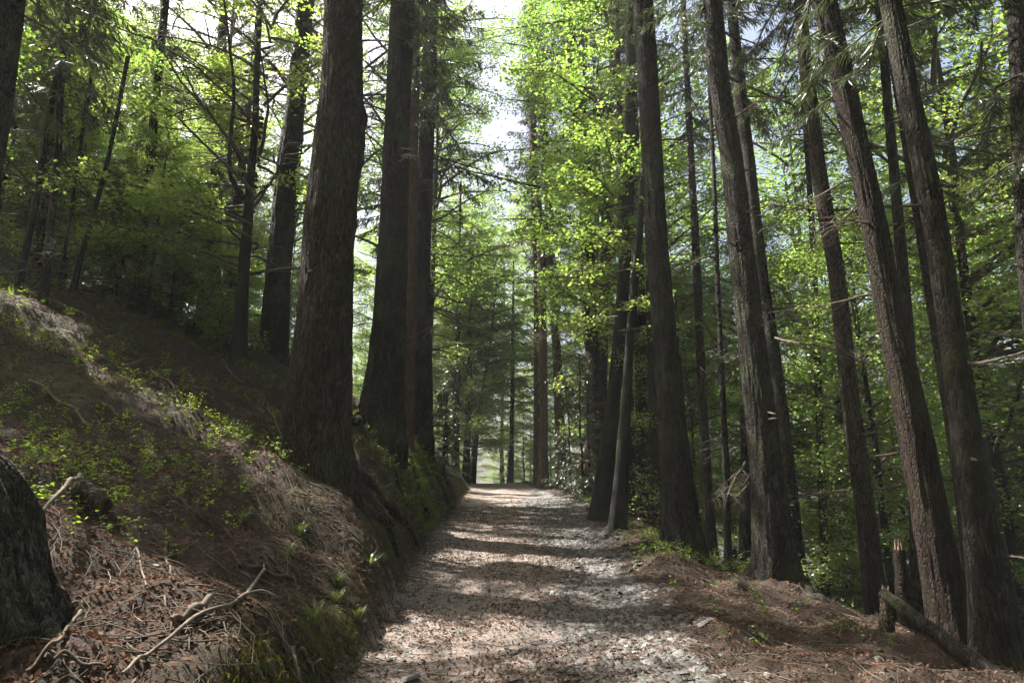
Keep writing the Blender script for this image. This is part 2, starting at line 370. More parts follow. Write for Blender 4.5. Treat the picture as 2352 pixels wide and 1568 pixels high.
# ------------------------------------------------------------------ trunks that the photograph shows
def trunk_axis(Y, pts, H, dY=0.0):
    """pts: (px, py, width px) from top to bottom; returns function of z: centre x, y, radius"""
    P = []; Rr = []
    for (px, py, wd) in pts:
        p = at_y(px, py, Y); 
        D = p[1]*CT + (p[2]-CAMZ)*ST
        P.append(p); Rr.append(.5*wd*D/FPX)
    P = np.array(P)[::-1]; Rr = np.array(Rr)[::-1]           # bottom to top
    # extend down and up
    s0 = (P[1] - P[0])/max(P[1][2] - P[0][2], .1)
    zlo = P[0][2] - 6; lo = P[0] + s0*(zlo - P[0][2])
    s1 = (P[-1] - P[-2])/max(P[-1][2] - P[-2][2], .1); zt = P[-1][2]
    zh = max(H, zt + 2); hi = P[-1] + s1*(zh - zt)*.6; hi[2] = zh
    z = np.concatenate([[zlo], P[:, 2], [zh]]); x = np.concatenate([[lo[0]], P[:, 0], [hi[0]]])
    r = np.concatenate([[Rr[0]], Rr, [.05]])
    zz = np.linspace(zlo, zh, 600); dz = zz[1]-zz[0]
    n = int(max(3, .5/dz)); k = np.ones(2*n+1)/(2*n+1)
    xs = np.convolve(np.pad(np.interp(zz, z, x), n, mode='reflect', reflect_type='odd'), k, 'valid')
    rs = np.convolve(np.pad(np.interp(zz, z, r), n, mode='edge'), k, 'valid')
    return zz, xs, np.full_like(zz, Y), rs
def build_trunk(ax, ground_z, m, seed, seg=28, flare=.35, lobes=5, fh=.45, bumps=(), rough=.05, H=None):
    zz, xs, ys, rs = ax
    z0 = ground_z - .6; z1 = zz[-1] if H is None else H
    zn = np.concatenate([np.arange(z0, ground_z + 2.2, .05), np.arange(ground_z + 2.2, 11, .08 if seg > 40 else .16), np.arange(11, z1, .8), [z1]])
    x = np.interp(zn, zz, xs); y = np.interp(zn, zz, ys); r = np.interp(zn, zz, rs)
    a = np.linspace(0, 2*math.pi, seg, endpoint=False); A, Z = np.meshgrid(a, zn)
    h = np.maximum(Z - ground_z, 0)
    ph = seed*1.7
    lob = .5 + .5*np.cos(lobes*A + ph + .5*np.sin(2*A + seed))
    fl = flare*np.exp(-h/fh)*(.45 + .9*lob**1.5) + .12*flare*np.exp(-h/1.6)
    RR = r[:, None]*(1 + fl)
    ca, sa = np.cos(A), np.sin(A)
    RR = RR*(1 + rough*1.2*vnoise(ca*1.6 + seed, sa*1.6, Z*.5, 21) + rough*vnoise(ca*5 + seed, sa*5, Z*1.4, 22) + rough*.8*vnoise(ca*12, sa*12, Z*3.0 + seed, 23) + rough*.55*vnoise(ca*27, sa*27, Z*6.5 + seed, 24)*(seg > 40))
    for (bz, ba, amp, sz) in bumps:
        da = np.angle(np.exp(1j*(A - ba))); RR = RR + amp*np.exp(-((Z - bz)/sz)**2 - (da*r[:, None]/sz)**2)
    V = np.stack([x[:, None] + RR*ca, y[:, None] + RR*sa, Z], -1).reshape(-1, 3)
    mrows = len(zn); i = np.arange(mrows-1)[:, None]*seg; j = np.arange(seg)[None]; j2 = (j+1) % seg
    f = np.stack([i+j, i+j2, i+seg+j2, i+seg+j], -1).reshape(-1, 4)
    base = np.array([np.interp(ground_z, zz, xs), np.interp(ground_z, zz, ys), ground_z])
    return V - base, f, base

# branch meshes shared by the trunks: dead snags of lower spruce trunk
def dead_branch_mesh(seed, L):
    r = np.random.default_rng(seed); b = MB(); n = 9
    t = np.linspace(0, 1, n); droop = r.uniform(-.1, .35)
    p = np.stack([t*L, .12*L*np.cumsum(r.normal(0, .25, n))*.3, -droop*L*t**1.6 + .03*L*np.sin(t*5 + seed)], 1); p[0] = 0
    b.tube(p, .022*(1 - t*.85)*(.6 + L*.3), 5)
    for k in range(int(5 + L*4)):
        i = r.integers(2, n-1); side = r.choice([-1, 1]); l = L*r.uniform(.12, .38)
        q = np.stack([np.linspace(0, 1, 5)*l*.75, side*np.linspace(0, 1, 5)*l*.6, -np.linspace(0, 1, 5)**1.5*l*r.uniform(0, .6)], 1)
        b.tube(p[i] + q, .008*(1 - np.linspace(0, .8, 5)), 3, cap=False)
        for s in range(2):
            o = q[3] if s else q[2]; l2 = l*.45
            q2 = np.stack([np.linspace(0, 1, 3)*l2, -side*np.linspace(0, 1, 3)*l2*.5, -np.linspace(0, 1, 3)*l2*r.uniform(0, .7)], 1)
            b.tube(p[i] + o + q2, .005, 3, cap=False)
    return b.mesh('branch', M_TWIG)
DEADB = [dead_branch_mesh(100 + i, L) for i, L in enumerate([.5, .9, 1.4, 1.9, 2.5, 1.2])]
def stub_mesh(seed):
    r = np.random.default_rng(seed); b = MB(); L = r.uniform(.12, .35)
    t = np.linspace(0, 1, 4); b.tube(np.stack([t*L, t*0, r.uniform(-.3, .2)*t*L], 1), [.025, .02, .016, .008], 6)
    return b.mesh('stub', M_TWIG)
STUBS = [stub_mesh(s) for s in range(3)]

# crowns ------------------------------------------------------------
def spruce_crown(seed, H, Rm, spacing=.42, per=5, twig=.42, cw=.05, mi_leaf=1, taper=1.0, dens=1.0, thin=0.0, hang=1.0):
    """crown from z=0 up to H on the z axis; branches droop, twigs hang"""
    r = np.random.default_rng(seed); b = MB(); C, Dd, Nn, Ll, Ww = [], [], [], [], []
    z = 0.0
    while z < H - .15:
        f = z/H; Lb = Rm*(1 - f)**taper*(.55 + .45*min(1, .35 + f*3))
        for k in range(per):
            if r.random() < thin: continue
            az = r.uniform(0, 2*math.pi); L = max(.25, Lb*r.uniform(.6, 1.1)); zz = z + r.uniform(-.2, .2)
            n = 8; t = np.linspace(0, 1, n); up = .25 + .9*f
            dz = L*(up*t - (.75*(1-f)+.2)*t**1.5 + .25*t**3)
            o = np.stack([np.cos(az)*L*t, np.sin(az)*L*t, zz + dz], 1)
            o[:, :2] += np.cumsum(r.normal(0, .02*L, (n, 2)), 0)*t[:, None]
            b.tube(o, .012*L**.7*(1 - .8*t) + .004, 4, 0, cap=False)
            m = int(max(4, L/.115*dens)); tt = np.sort(r.uniform(.15, 1, m)); c = np.stack([np.interp(tt, t, o[:, i]) for i in range(3)], 1)
            out = np.array([math.cos(az), math.sin(az), 0]); side = np.array([-math.sin(az), math.cos(az), 0])
            for sgn in (-1, 1):
                for rep in range(2):
                    tl = twig*r.uniform(.5, 1.15, m)*(1 - .45*tt)
                    dr = out*r.uniform(.3, .9, m)[:, None] + sgn*side*r.uniform(.3, 1.0, m)[:, None] + np.array([0, 0, -1.])*r.uniform(.15, 1.1, m)[:, None]*hang*(1 - .5*f)
                    dr /= np.linalg.norm(dr, axis=1)[:, None]
                    st = .0 if rep == 0 else .5
                    C.append(c + dr*(tl*(.5 + st))[:, None]); Dd.append(dr); Nn.append(r.normal(0, .6, (m, 3)) + [0, 0, 1]); Ll.append(tl*1.1); Ww.append(np.full(m, cw)*r.uniform(.7, 1.3, m))
        z += spacing*r.uniform(.7, 1.3)*(1 - .4*f)
    C = np.vstack(C); v, fc = cards(C, np.vstack(Dd), np.vstack(Nn), np.concatenate(Ll), np.concatenate(Ww))
    b.add(v, fc, mi_leaf, np.clip(r.random(len(C))*.7 + .3*vnoise(C[:, 0]*.8, C[:, 1]*.8, C[:, 2]*.8, seed), 0, 1))
    return b.mesh('crown', [M_TWIG, M_SPRUCE])
def beech_crown(seed, z0, z1, Rm, nl, nleaf, leaf, elev=.8, bias=None, thick=1.0, lmat=None, shape=.5, flat=.22, wmat=None, gaps=None):
    r = np.random.default_rng(seed); b = MB(); segs = []
    for i in range(nl):
        f = (i + r.random())/nl; z = z0 + (z1 - z0)*f
        az = i*2.4 + r.normal(0, .4)
        if bias is not None and r.random() < .6: az = bias + r.normal(0, .7)
        prof = math.sin(math.pi*min(1, .22 + .78*f))**shape
        L = Rm*(.45 + .55*prof)*r.uniform(.7, 1.12); e = elev*r.uniform(.35, 1.45)*(.6 + .7*f)
        n = 9; t = np.linspace(0, 1, n); ang = e*(1 - .95*t)
        st = L/(n-1)
        a2 = az + np.cumsum(r.normal(0, .12, n))
        p = np.stack([np.cumsum(np.cos(ang)*np.cos(a2))*st, np.cumsum(np.cos(ang)*np.sin(a2))*st, np.cumsum(np.sin(ang))*st], 1); p -= p[0]; p[:, 2] += z
        b.tube(p, thick*(.016*L*(1 - .85*t) + .005), 5, 0, cap=False)
        for k in range(int(6 + L*3.2)):
            q0 = r.uniform(.18, 1.0); c = np.array([np.interp(q0, t, p[:, j]) for j in range(3)])
            s = az + r.choice([-1, 1])*r.uniform(.4, 1.3); l = L*r.uniform(.18, .42)*(1.15 - .6*q0)
            tt = np.linspace(0, 1, 5); d = np.stack([np.cos(s)*l*tt, np.sin(s)*l*tt, l*(r.uniform(-.05, .35)*tt - .18*tt**2)], 1)
            d[:, :2] += np.cumsum(r.normal(0, .05*l, (5, 2)), 0)*tt[:, None]
            b.tube(c + d, thick*.011*l**.5*(1 - .75*tt) + .003, 3, 0, cap=False)
            segs.append((c + d, l))
    wts = np.array([s[1] for s in segs]); wts /= wts.sum(); cnt = r.multinomial(nleaf, wts)
    C = []
    for (q, l), m in zip(segs, cnt):
        if not m: continue
        tt = r.uniform(.05, 1.1, m); c = np.stack([np.interp(tt, np.linspace(0, 1, 5), q[:, j]) for j in range(3)], 1)
        wd = .10 + .26*l*(1 - .5*tt)
        dirv = (q[-1] - q[0])/max(np.linalg.norm(q[-1]-q[0]), .01); side = np.array([-dirv[1], dirv[0], 0])
        c = c + side*(r.uniform(-1, 1, m)*wd)[:, None] + np.array([0, 0, 1])*(r.normal(0, flat*.3, m) - .05)[:, None]
        C.append(c)
    C = np.vstack(C)
    if gaps:                                        # gaps cut along the sun direction to lay sun patches on the path
        e1 = np.cross(sd, [0, 0, 1.]); e1 /= np.linalg.norm(e1); e2 = np.cross(sd, e1)
        thr = gaps[1]
        if len(gaps) > 2: thr = np.where(gaps[2] + C[:, 0] + (C[:, 2] + gaps[3])/1.5 < -2.0, -1.0, thr)   # boughs over the bank stay whole
        C = C[vnoise(C @ e1*gaps[0], C @ e2*gaps[0], seed, 77) > thr]
    m = len(C)
    nr = np.stack([r.normal(0, .6, m), r.normal(0, .6, m), np.ones(m)], 1)
    a = r.uniform(0, 2*math.pi, m); d = np.stack([np.cos(a), np.sin(a), r.normal(-.25, .3, m)], 1)
    Ls = leaf*r.uniform(.5, 1.35, m)
    v, f = cards(C, d, nr, Ls, Ls*r.uniform(.55, .75, m))
    b.add(v, f, 1, np.clip(.5 + .35*vnoise(C[:, 0]*.5, C[:, 1]*.5, C[:, 2]*.6, seed) + r.normal(0, .24, m), 0, 1))
    return b.mesh('crown', [wmat or M_TWIG, lmat or M_BEECH])

SPR_HI = [spruce_crown(11, 16, 1.9, .6, 4, .33, .03, dens=2.4, thin=.2, hang=1.5), spruce_crown(12, 14, 1.6, .6, 4, .33, .03, dens=2.4, thin=.2, hang=1.5), spruce_crown(13, 17, 2.1, .65, 4, .33, .03, dens=2.4, thin=.2, hang=1.5)]
SPR_NEAR = [spruce_crown(16, 11, 2.0, .6, 4, .2, .014, dens=5.0, thin=.25, hang=1.3), spruce_crown(17, 10, 1.7, .6, 4, .2, .014, dens=5.0, thin=.25, hang=1.3)]
SPR_DROOP = [spruce_crown(14, 19, 3.0, .6, 5, .36, .03, dens=3.0, thin=.25, hang=2.2), spruce_crown(15, 18, 2.6, .6, 5, .36, .03, dens=3.0, thin=.25, hang=2.2)]
BC_FAR = [beech_crown(34, 5, 17, 3.6, 40, 14000, .16, .6), beech_crown(35, 4, 14, 2.6, 30, 8000, .16, .6)]
print('crowns', [len(m.polygons) for m in SPR_HI + SPR_DROOP])

def stand_tree(name, label, Y, pts, H=27.0, m=None, seed=0, crown=None, cz=None, csc=1.0, dead=0, dz=(2, 9), dsc=1.0, group='spruce trunks standing along the track',
               flare=.35, lobes=5, fh=.45, bumps=(), seg=26, stubs=0, rough=.05, gz=None, cat='tree', dside=None):
    ax = trunk_axis(Y, pts, H); zz, xs, ys, rs = ax
    hz = height(xs, ys); i = np.argmax(zz > hz); g = float(hz[i]) if gz is None else gz
    V, f, base = build_trunk(ax, g, m, seed, seg, flare, lobes, fh, bumps, rough)
    t = thing(name, base, label, cat, group)
    add_obj('trunk', make_mesh('trunk', V, [f], m or M_BARK, smooth=True), t)
    bp = proj(base); print(f'{label[:46]:46s} base px {bp[0]:.0f},{bp[1]:.0f} z {g:.2f} r {np.interp(g+1.3, zz, rs):.2f}')
    at = lambda z: np.array([np.interp(z, zz, xs), Y, z])
    r = np.random.default_rng(seed + 500)
    if crown is not None:
        c = add_obj('crown', crown, t, Vector(at(cz) - base)); c.scale = (csc,)*3
        top = at(min(cz + 10, H)); d = top - at(cz)
        c.rotation_euler = (0, math.atan2(d[0], d[2]), r.uniform(0, 6.28))
    for k in range(dead):
        z = r.uniform(*dz); az = r.uniform(0, 2*math.pi) if dside is None else dside + r.normal(0, .6)
        rad = np.interp(z, zz, rs); o = add_obj('branch', DEADB[r.integers(0, len(DEADB))], t)
        o.location = Vector(at(z) - base) + Vector((math.cos(az), math.sin(az), 0))*rad*.85; o.rotation_euler = (r.uniform(-.4, .4), r.uniform(-.15, .3), az); o.scale = (dsc*r.uniform(.6, 1.2),)*3
    for k in range(stubs):
        z = g + r.uniform(1.5, 9); az = r.uniform(0, 2*math.pi); rad = np.interp(z, zz, rs)
        o = add_obj('branch_stub', STUBS[r.integers(0, 3)], t); o.location = Vector(at(z) - base) + Vector((math.cos(az), math.sin(az), 0))*rad*.9; o.rotation_euler = (0, r.uniform(-.3, .3), az)
    return t, base, at
def root(parent, base, px, w0, w1, m=None, lift=.35, seed=0):
    """a surface root through picture points laid on the terrain; w in metres (radius)"""
    P = np.array([on_ground(*p) for p in px]); t = np.linspace(0, 1, len(P)); tt = np.linspace(0, 1, 22)
    Q = np.stack([np.interp(tt, t, P[:, j]) for j in range(3)], 1); 
    k = np.array([1, 2, 3, 2, 1.])/9; 
    for j in range(2): Q[:, j] = np.convolve(np.pad(Q[:, j], 2, mode='reflect', reflect_type='odd'), k, 'valid')
    rad = w0 + (w1 - w0)*tt; Q[:, 2] = height(Q[:, 0], Q[:, 1], False) + rad*(lift - .3)
    Q[:, 2] += .25*rad*np.sin(tt*9 + seed); Q[-1, 2] -= rad[-1]
    b = MB(); b.tube(Q - base, rad, 14, wob=.22, seed=seed)
    return add_obj('root', b.mesh('root', m or M_BARK), parent)

# ---- left bank
L1, b1, a1 = stand_tree('spruce_tree', 'massive old spruce with flared base and burl, thickest trunk above the bank', 10.2,
    [(789, 0, 86), (786, 200, 90), (774, 360, 108), (757, 500, 110), (751, 650, 116), (741, 800, 130), (731, 900, 146), (727, 970, 152), (738, 1060, 140)], 30, M_BARK, 3, SPR_HI[2], 12, 1.3,
    flare=.10, lobes=6, fh=.4, bumps=[(8.05, -.25, .085, .16), (7.9, -.05, .06, .1), (8.25, -.4, .05, .09), (7.1, -.15, .05, .13), (7.5, 0.1, .045, .3), (6.0, .2, .04, .2)], seg=140, stubs=2, rough=.045)
root(L1, b1, [(790, 1060), (835, 1110), (880, 1160), (925, 1200), (955, 1245)], .17, .07, M_BARK, .5, 1)
root(L1, b1, [(740, 1090), (790, 1140), (850, 1180), (900, 1200)], .13, .06, M_BARK, .6, 2)
root(L1, b1, [(800, 1000), (822, 1050), (835, 1100)], .05, .03, M_DEAD, .9, 4)
root(L1, b1, [(800, 1085), (845, 1140), (885, 1210), (912, 1275)], .10, .04, M_BARK, .7, 21)
root(L1, b1, [(775, 1095), (800, 1150), (815, 1190)], .06, .025, M_BARKG, .7, 22)
L2, b2, a2 = stand_tree('spruce_tree', 'second thick spruce on the bank, between the burled giant and the moss hump', 15.0,
    [(925, 0, 54), (912, 300, 58), (901, 605, 66), (893, 760, 74), (885, 850, 84), (876, 940, 104), (872, 990, 110)], 29, M_BARKG, 5, SPR_HI[0], 13.3, 1.2, dead=4, dz=(8, 13), flare=.22, lobes=5, fh=.45, seg=110, stubs=4, rough=.05)
root(L2, b2, [(905, 985), (915, 1030), (935, 1070)], .12, .05, M_BARKG, .6, 5)
root(L2, b2, [(925, 985), (960, 1030), (1005, 1065), (1030, 1110)], .08, .04, M_BARK, .5, 6)
root(L2, b2, [(850, 985), (820, 975), (800, 960)], .12, .06, M_BARKG, .5, 7)
root(L2, b2, [(915, 1020), (945, 1080), (965, 1150), (985, 1200)], .10, .04, M_BARK, .7, 23)
root(L2, b2, [(880, 1030), (905, 1100), (935, 1170)], .08, .03, M_BARKG, .7, 24)
root(L2, b2, [(940, 1010), (985, 1065), (1015, 1120), (1030, 1160)], .08, .03, M_BARK, .7, 25)
stand_tree('spruce_tree', 'narrow brown spruce tucked behind the second thick spruce', 18.5,
    [(950, 150, 26), (945, 605, 27), (938, 850, 30), (934, 960, 34)], 24, M_BARKO, 6, SPR_HI[1], 12, .8, dead=6, dz=(6, 12), flare=.3)
stand_tree('spruce_tree', 'upright scaly spruce at the top of the green bilberry hump', 21.0,
    [(990, 40, 30), (981, 300, 33), (970, 605, 37), (967, 850, 44), (966, 980, 48)], 28, M_BARKG, 7, SPR_DROOP[0], 11.0, 1.25, dead=22, dz=(6, 15), dsc=1.5, flare=.25, seg=80, dside=-.2)
stand_tree('spruce_tree', 'dark spruce just left of the burled giant, grey plates down one side', 16.0,
    [(700, 30, 38), (678, 250, 42), (660, 367, 45), (641, 605, 54), (631, 755, 58), (628, 835, 66)], 27, M_BARKG, 8, SPR_HI[0], 12.5, .9, dead=5, dz=(8, 13), flare=.32, seg=80, stubs=3)
stand_tree('spruce_tree', 'dark reddish trunk in the gap behind the forked beech, left one of a pair', 20.0,
    [(492, 400, 34), (489, 560, 36), (485, 690, 40)], 24, M_BARKR, 9, SPR_HI[1], 12, .9, dead=8, dz=(6, 12))
stand_tree('spruce_tree', 'short looking reddish trunk in the gap, right one of the pair behind the forked beech', 22.0,
    [(545, 480, 22), (532, 600, 24), (524, 710, 28)], 23, M_BARKR, 10, SPR_HI[0], 12, .8, dead=4, dz=(7, 12))
stand_tree('spruce_tree', 'thin pale stem beside the reddish trunks behind the forked beech', 21.0,
    [(470, 420, 11), (462, 600, 12), (458, 700, 14)], 18, M_BARKG, 11, SPR_HI[1], 11, .6, dead=4, dz=(7, 12), seg=14)
stand_tree('spruce_tree', 'slightly curved dark trunk standing in the shrubs on the crest', 15.0,
    [(362, 180, 18), (350, 320, 20), (335, 450, 22), (322, 600, 24), (310, 720, 28)], 22, M_BARKG, 12, SPR_HI[1], 10, .8, dead=10, dz=(6.5, 11), seg=20)
stand_tree('spruce_tree', 'thin dark pole leaning hard to one side on the crest', 13.5,
    [(262, 300, 8), (243, 390, 9), (205, 525, 10), (177, 620, 11), (165, 680, 12)], 11, M_BARKG, 13, None, dead=6, dz=(6, 9), seg=12)
stand_tree('spruce_tree', 'thin brownish straight trunk on the crest, tallest of the poles', 13.0,
    [(142, 160, 13), (128, 420, 14), (112, 560, 15), (100, 690, 18)], 20, M_BARK, 14, SPR_HI[1], 9.5, 1.25, dead=10, dz=(5.5, 9), seg=16)
stand_tree('spruce_tree', 'dark bent pole on the crest nearest the photo edge', 13.2,
    [(95, 380, 12), (80, 480, 13), (60, 570, 14), (42, 660, 16)], 16, M_BARKG, 15, SPR_HI[0], 9.5, 1.1, dead=8, dz=(5.5, 9), seg=14)
stand_tree('spruce_tree', 'very thin pole between the brownish trunk and the leaning pole', 13.8,
    [(172, 420, 6), (152, 560, 7), (134, 670, 9)], 12, M_BARKG, 16, None, dead=4, dz=(5.5, 9), seg=10)
stand_tree('spruce_tree', 'dark trunk cut by the photo edge above the gnarled stump', 8.5,
    [(18, 0, 66), (-8, 200, 70), (-45, 400, 76), (-110, 700, 90)], 25, M_BARKG, 17, SPR_NEAR[0], 8, 1.4, dead=8, dz=(5, 9), seg=28)
# ---- forked beech on the left crest
L6, b6, a6 = stand_tree('beech_tree', 'slim beech with a forked stem and bright green leaves on the bank crest', 14.0,
    [(590, 150, 14), (586, 300, 15), (574, 420, 19), (571, 460, 23), (565, 560, 24), (557, 650, 26), (552, 760, 30), (548, 830, 38)], 15.5, M_BEECHB, 18, None, group='beeches with leafy crowns', flare=.3, seg=22, rough=.02)
def limb(parent, base, Y, px, w0, w1, dY=0.0):
    P = np.array([at_y(x, y, Y + dY*i/(len(px)-1)) for i, (x, y) in enumerate(px)]); t = np.linspace(0, 1, len(P)); tt = np.linspace(0, 1, 20)
    Q = np.stack([np.interp(tt, t, P[:, j]) for j in range(3)], 1); k = np.array([1, 2, 1.])/4
    for j in range(3): Q[:, j] = np.convolve(np.pad(Q[:, j], 1, mode='reflect', reflect_type='odd'), k, 'valid')
    b = MB(); b.tube(Q - base, (w0 + (w1-w0)*tt)*14/FPX*.5, 8, wob=.1); return add_obj('limb', b.mesh('limb', M_BEECHB), parent)
limb(L6, b6, 14, [(571, 470), (548, 440), (526, 400), (528, 330), (540, 210), (528, 110), (515, 0)], 15, 5, -.8)
limb(L6, b6, 14, [(573, 430), (545, 350), (500, 285), (450, 225), (420, 150)], 9, 4, .8)
limb(L6, b6, 14, [(570, 500), (545, 495), (480, 470), (400, 425), (300, 410)], 7, 3, -1.2)
limb(L6, b6, 14, [(574, 470), (600, 440), (640, 400), (690, 360)], 8, 3, .5)
limb(L6, b6, 14, [(560, 560), (520, 520), (500, 470), (480, 430)], 6, 2, .8)
cr6 = add_obj('crown', beech_crown(31, 3.3, 11.0, 3.6, 44, 34000, .10, .5, thick=.8, flat=.3, bias=2.9, gaps=(.8, .2, -6.2, 2.8)), L6, Vector(a6(b6[2]) - b6)); cr6.location.z = -1.2

# ---- right side
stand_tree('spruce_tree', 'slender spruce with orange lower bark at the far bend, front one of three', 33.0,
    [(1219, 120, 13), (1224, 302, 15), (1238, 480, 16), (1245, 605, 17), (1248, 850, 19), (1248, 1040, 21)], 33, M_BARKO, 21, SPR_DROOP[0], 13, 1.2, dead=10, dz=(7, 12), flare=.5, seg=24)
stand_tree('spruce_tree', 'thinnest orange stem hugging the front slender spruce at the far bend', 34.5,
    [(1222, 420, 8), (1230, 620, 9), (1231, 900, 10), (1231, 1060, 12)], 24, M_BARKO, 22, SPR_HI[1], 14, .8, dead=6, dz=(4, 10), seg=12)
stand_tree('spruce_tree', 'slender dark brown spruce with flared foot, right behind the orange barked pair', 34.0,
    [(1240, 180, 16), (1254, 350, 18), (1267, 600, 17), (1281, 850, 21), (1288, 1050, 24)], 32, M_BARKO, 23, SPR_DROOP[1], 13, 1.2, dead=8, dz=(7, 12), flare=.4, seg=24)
stand_tree('spruce_tree', 'brown spruce lit from the path, between the far trio and the twin beeches', 26.0,
    [(1303, 0, 22), (1312, 100, 23), (1330, 350, 26), (1345, 453, 28), (1355, 756, 32), (1372, 950, 36), (1379, 1100, 38)], 31, M_BARK, 24, SPR_DROOP[1], 15, .9, dead=7, dz=(7, 13), flare=.35, seg=32)
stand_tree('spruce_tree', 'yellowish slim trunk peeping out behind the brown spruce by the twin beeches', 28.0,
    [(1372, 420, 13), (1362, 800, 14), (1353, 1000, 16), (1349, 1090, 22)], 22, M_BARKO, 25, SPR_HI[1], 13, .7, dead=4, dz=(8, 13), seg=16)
stand_tree('spruce_tree', 'brown trunk seen in the upper gap left of the twin beeches', 27.0,
    [(1402, 320, 20), (1390, 600, 24), (1383, 820, 26), (1380, 1000, 28)], 25, M_BARK, 26, SPR_HI[2], 12, .8, dead=6, dz=(7, 13), seg=20)
R5, b5, a5 = stand_tree('beech_tree', 'smooth grey beech leaning from the path edge, mossy foot, rear of the twins', 17.5,
    [(1449, 0, 22), (1449, 250, 25), (1441, 500, 27), (1428, 720, 29), (1413, 880, 31), (1398, 1020, 36), (1385, 1120, 42), (1381, 1170, 48)], 18, M_BEECHB, 27, None, group='beeches with leafy crowns', flare=.35, lobes=4, seg=26, rough=.02)
R5b, b5b, a5b = stand_tree('beech_tree', 'thinner smooth beech in front of the twins, brown mossless foot on the verge', 15.0,
    [(1478, 380, 15), (1471, 500, 17), (1458, 650, 19), (1444, 820, 21), (1434, 1000, 26), (1425, 1120, 34), (1420, 1200, 42)], 14, M_BEECHB, 28, None, group='beeches with leafy crowns', flare=.3, lobes=4, seg=22, rough=.02)
add_obj('crown', beech_crown(32, 6.5, 14, 3.0, 26, 9000, .11, .5, thick=.8), R5, Vector((.3, 0, 0)))
add_obj('crown', beech_crown(33, 4.5, 10, 2.2, 18, 3500, .10, .3, thick=.7), R5b, Vector((.2, 0, 0)))
stand_tree('spruce_tree', 'slim dark stem rising just behind the leaning twin beeches', 19.5,
    [(1424, 300, 14), (1428, 600, 16), (1441, 900, 19), (1452, 1150, 24)], 22, M_BARKG, 61, SPR_HI[1], 14, .7, dead=5, dz=(4, 12), seg=16)
stand_tree('spruce_tree', 'slimmest brown stem in the tight cluster beside the twin beeches', 18.0,
    [(1488, 400, 12), (1490, 700, 14), (1492, 1000, 17), (1492, 1190, 21)], 20, M_BARKR, 62, SPR_HI[0], 13, .6, dead=5, dz=(4, 12), seg=16)
stand_tree('spruce_tree', 'reddish brown trunk between the twin beeches and the black spruce', 18.5,
    [(1465, 560, 26), (1472, 850, 29), (1476, 1050, 32), (1478, 1180, 36)], 25, M_BARKR, 29, SPR_HI[1], 13, .8, dead=5, dz=(5, 12), seg=22)
stand_tree('spruce_tree', 'dark trunk half hidden against the black spruce', 17.0,
    [(1493, 560, 22), (1500, 800, 26), (1506, 1000, 30), (1508, 1180, 34)], 25, M_BARKG, 30, SPR_HI[0], 13, .8, dead=5, dz=(5, 12), seg=22)
R6, b_6, a_6 = stand_tree('spruce_tree', 'tall black spruce on the root mound at the path verge', 12.0,
    [(1477, 0, 45), (1491, 250, 46), (1512, 600, 48), (1530, 800, 54), (1547, 1000, 64), (1558, 1150, 76), (1563, 1240, 86)], 29, M_BARKG, 31, SPR_HI[2], 13, .95, dead=3, dz=(8, 13), flare=.3, seg=110, stubs=5)
root(R6, b_6, [(1530, 1262), (1500, 1262), (1475, 1275), (1462, 1300)], .09, .04, M_BARKG, .4, 11)
root(R6, b_6, [(1590, 1275), (1640, 1300), (1700, 1345), (1740, 1370)], .10, .04, M_BARKG, .6, 13)
root(R6, b_6, [(1600, 1270), (1650, 1290), (1690, 1300), (1720, 1330)], .07, .03, M_BARKG, .4, 16)
root(R6, b_6, [(1500, 1250), (1470, 1245), (1455, 1262)], .08, .04, M_BARKG, .4, 18)
R8, b8, a8 = stand_tree('spruce_tree', 'thick dark spruce where the verge breaks, tallest of the pair standing together', 10.8,
    [(1637, 0, 40), (1652, 200, 44), (1687, 402, 49), (1705, 600, 55), (1745, 932, 64), (1765, 1130, 72), (1778, 1260, 90)], 29, M_BARKG, 32, SPR_NEAR[0], 10.5, 1.3, dead=8, dz=(4, 13), flare=.32, seg=110, stubs=8)
root(R8, b8, [(1800, 1310), (1850, 1350), (1900, 1385)], .10, .04, M_BARKG, .5, 14)
root(R8, b8, [(1760, 1300), (1740, 1306), (1725, 1300)], .08, .03, M_BARKG, .6, 15)
stand_tree('spruce_tree', 'dark spruce close behind the thick one where the verge breaks', 12.5,
    [(1700, 200, 25), (1718, 350, 26), (1745, 600, 28), (1788, 900, 32), (1815, 1150, 36), (1828, 1300, 44)], 27, M_BARKG, 33, SPR_NEAR[1], 9.5, 1.3, dead=10, dz=(4, 12), seg=28)
stand_tree('spruce_tree', 'spruce of even width with a pale scar, right of the pair at the verge', 10.5,
    [(1840, 30, 26), (1850, 150, 28), (1882, 402, 33), (1924, 640, 35), (1954, 932, 38), (1985, 1150, 42), (2005, 1330, 46)], 27, M_BARK, 34, SPR_NEAR[0], 9, 1.2, dead=8, dz=(4, 12), seg=32, stubs=6)
R10, b10, a10 = stand_tree('spruce_tree', 'broad reddish spruce with mossy shaded flank behind the fallen log', 8.6,
    [(1894, 0, 48), (1964, 320, 50), (2004, 500, 52), (2052, 760, 58), (2090, 932, 64), (2122, 1110, 70), (2165, 1330, 78), (2188, 1470, 90)], 27, M_BARKR, 35, SPR_NEAR[0], 7.5, 1.25, dead=4, dz=(4, 11), flare=.28, seg=110, stubs=6)
stand_tree('spruce_tree', 'dark close spruce with a pale edge, crossed by the fallen log at its foot', 7.0,
    [(2044, 0, 42), (2092, 240, 45), (2148, 510, 50), (2188, 780, 54), (2224, 1040, 58), (2262, 1320, 68), (2290, 1540, 82)], 25, M_BARKG, 36, SPR_NEAR[1], 7.5, 1.2, dead=2, dz=(4, 10), flare=.28, seg=110, stubs=3)
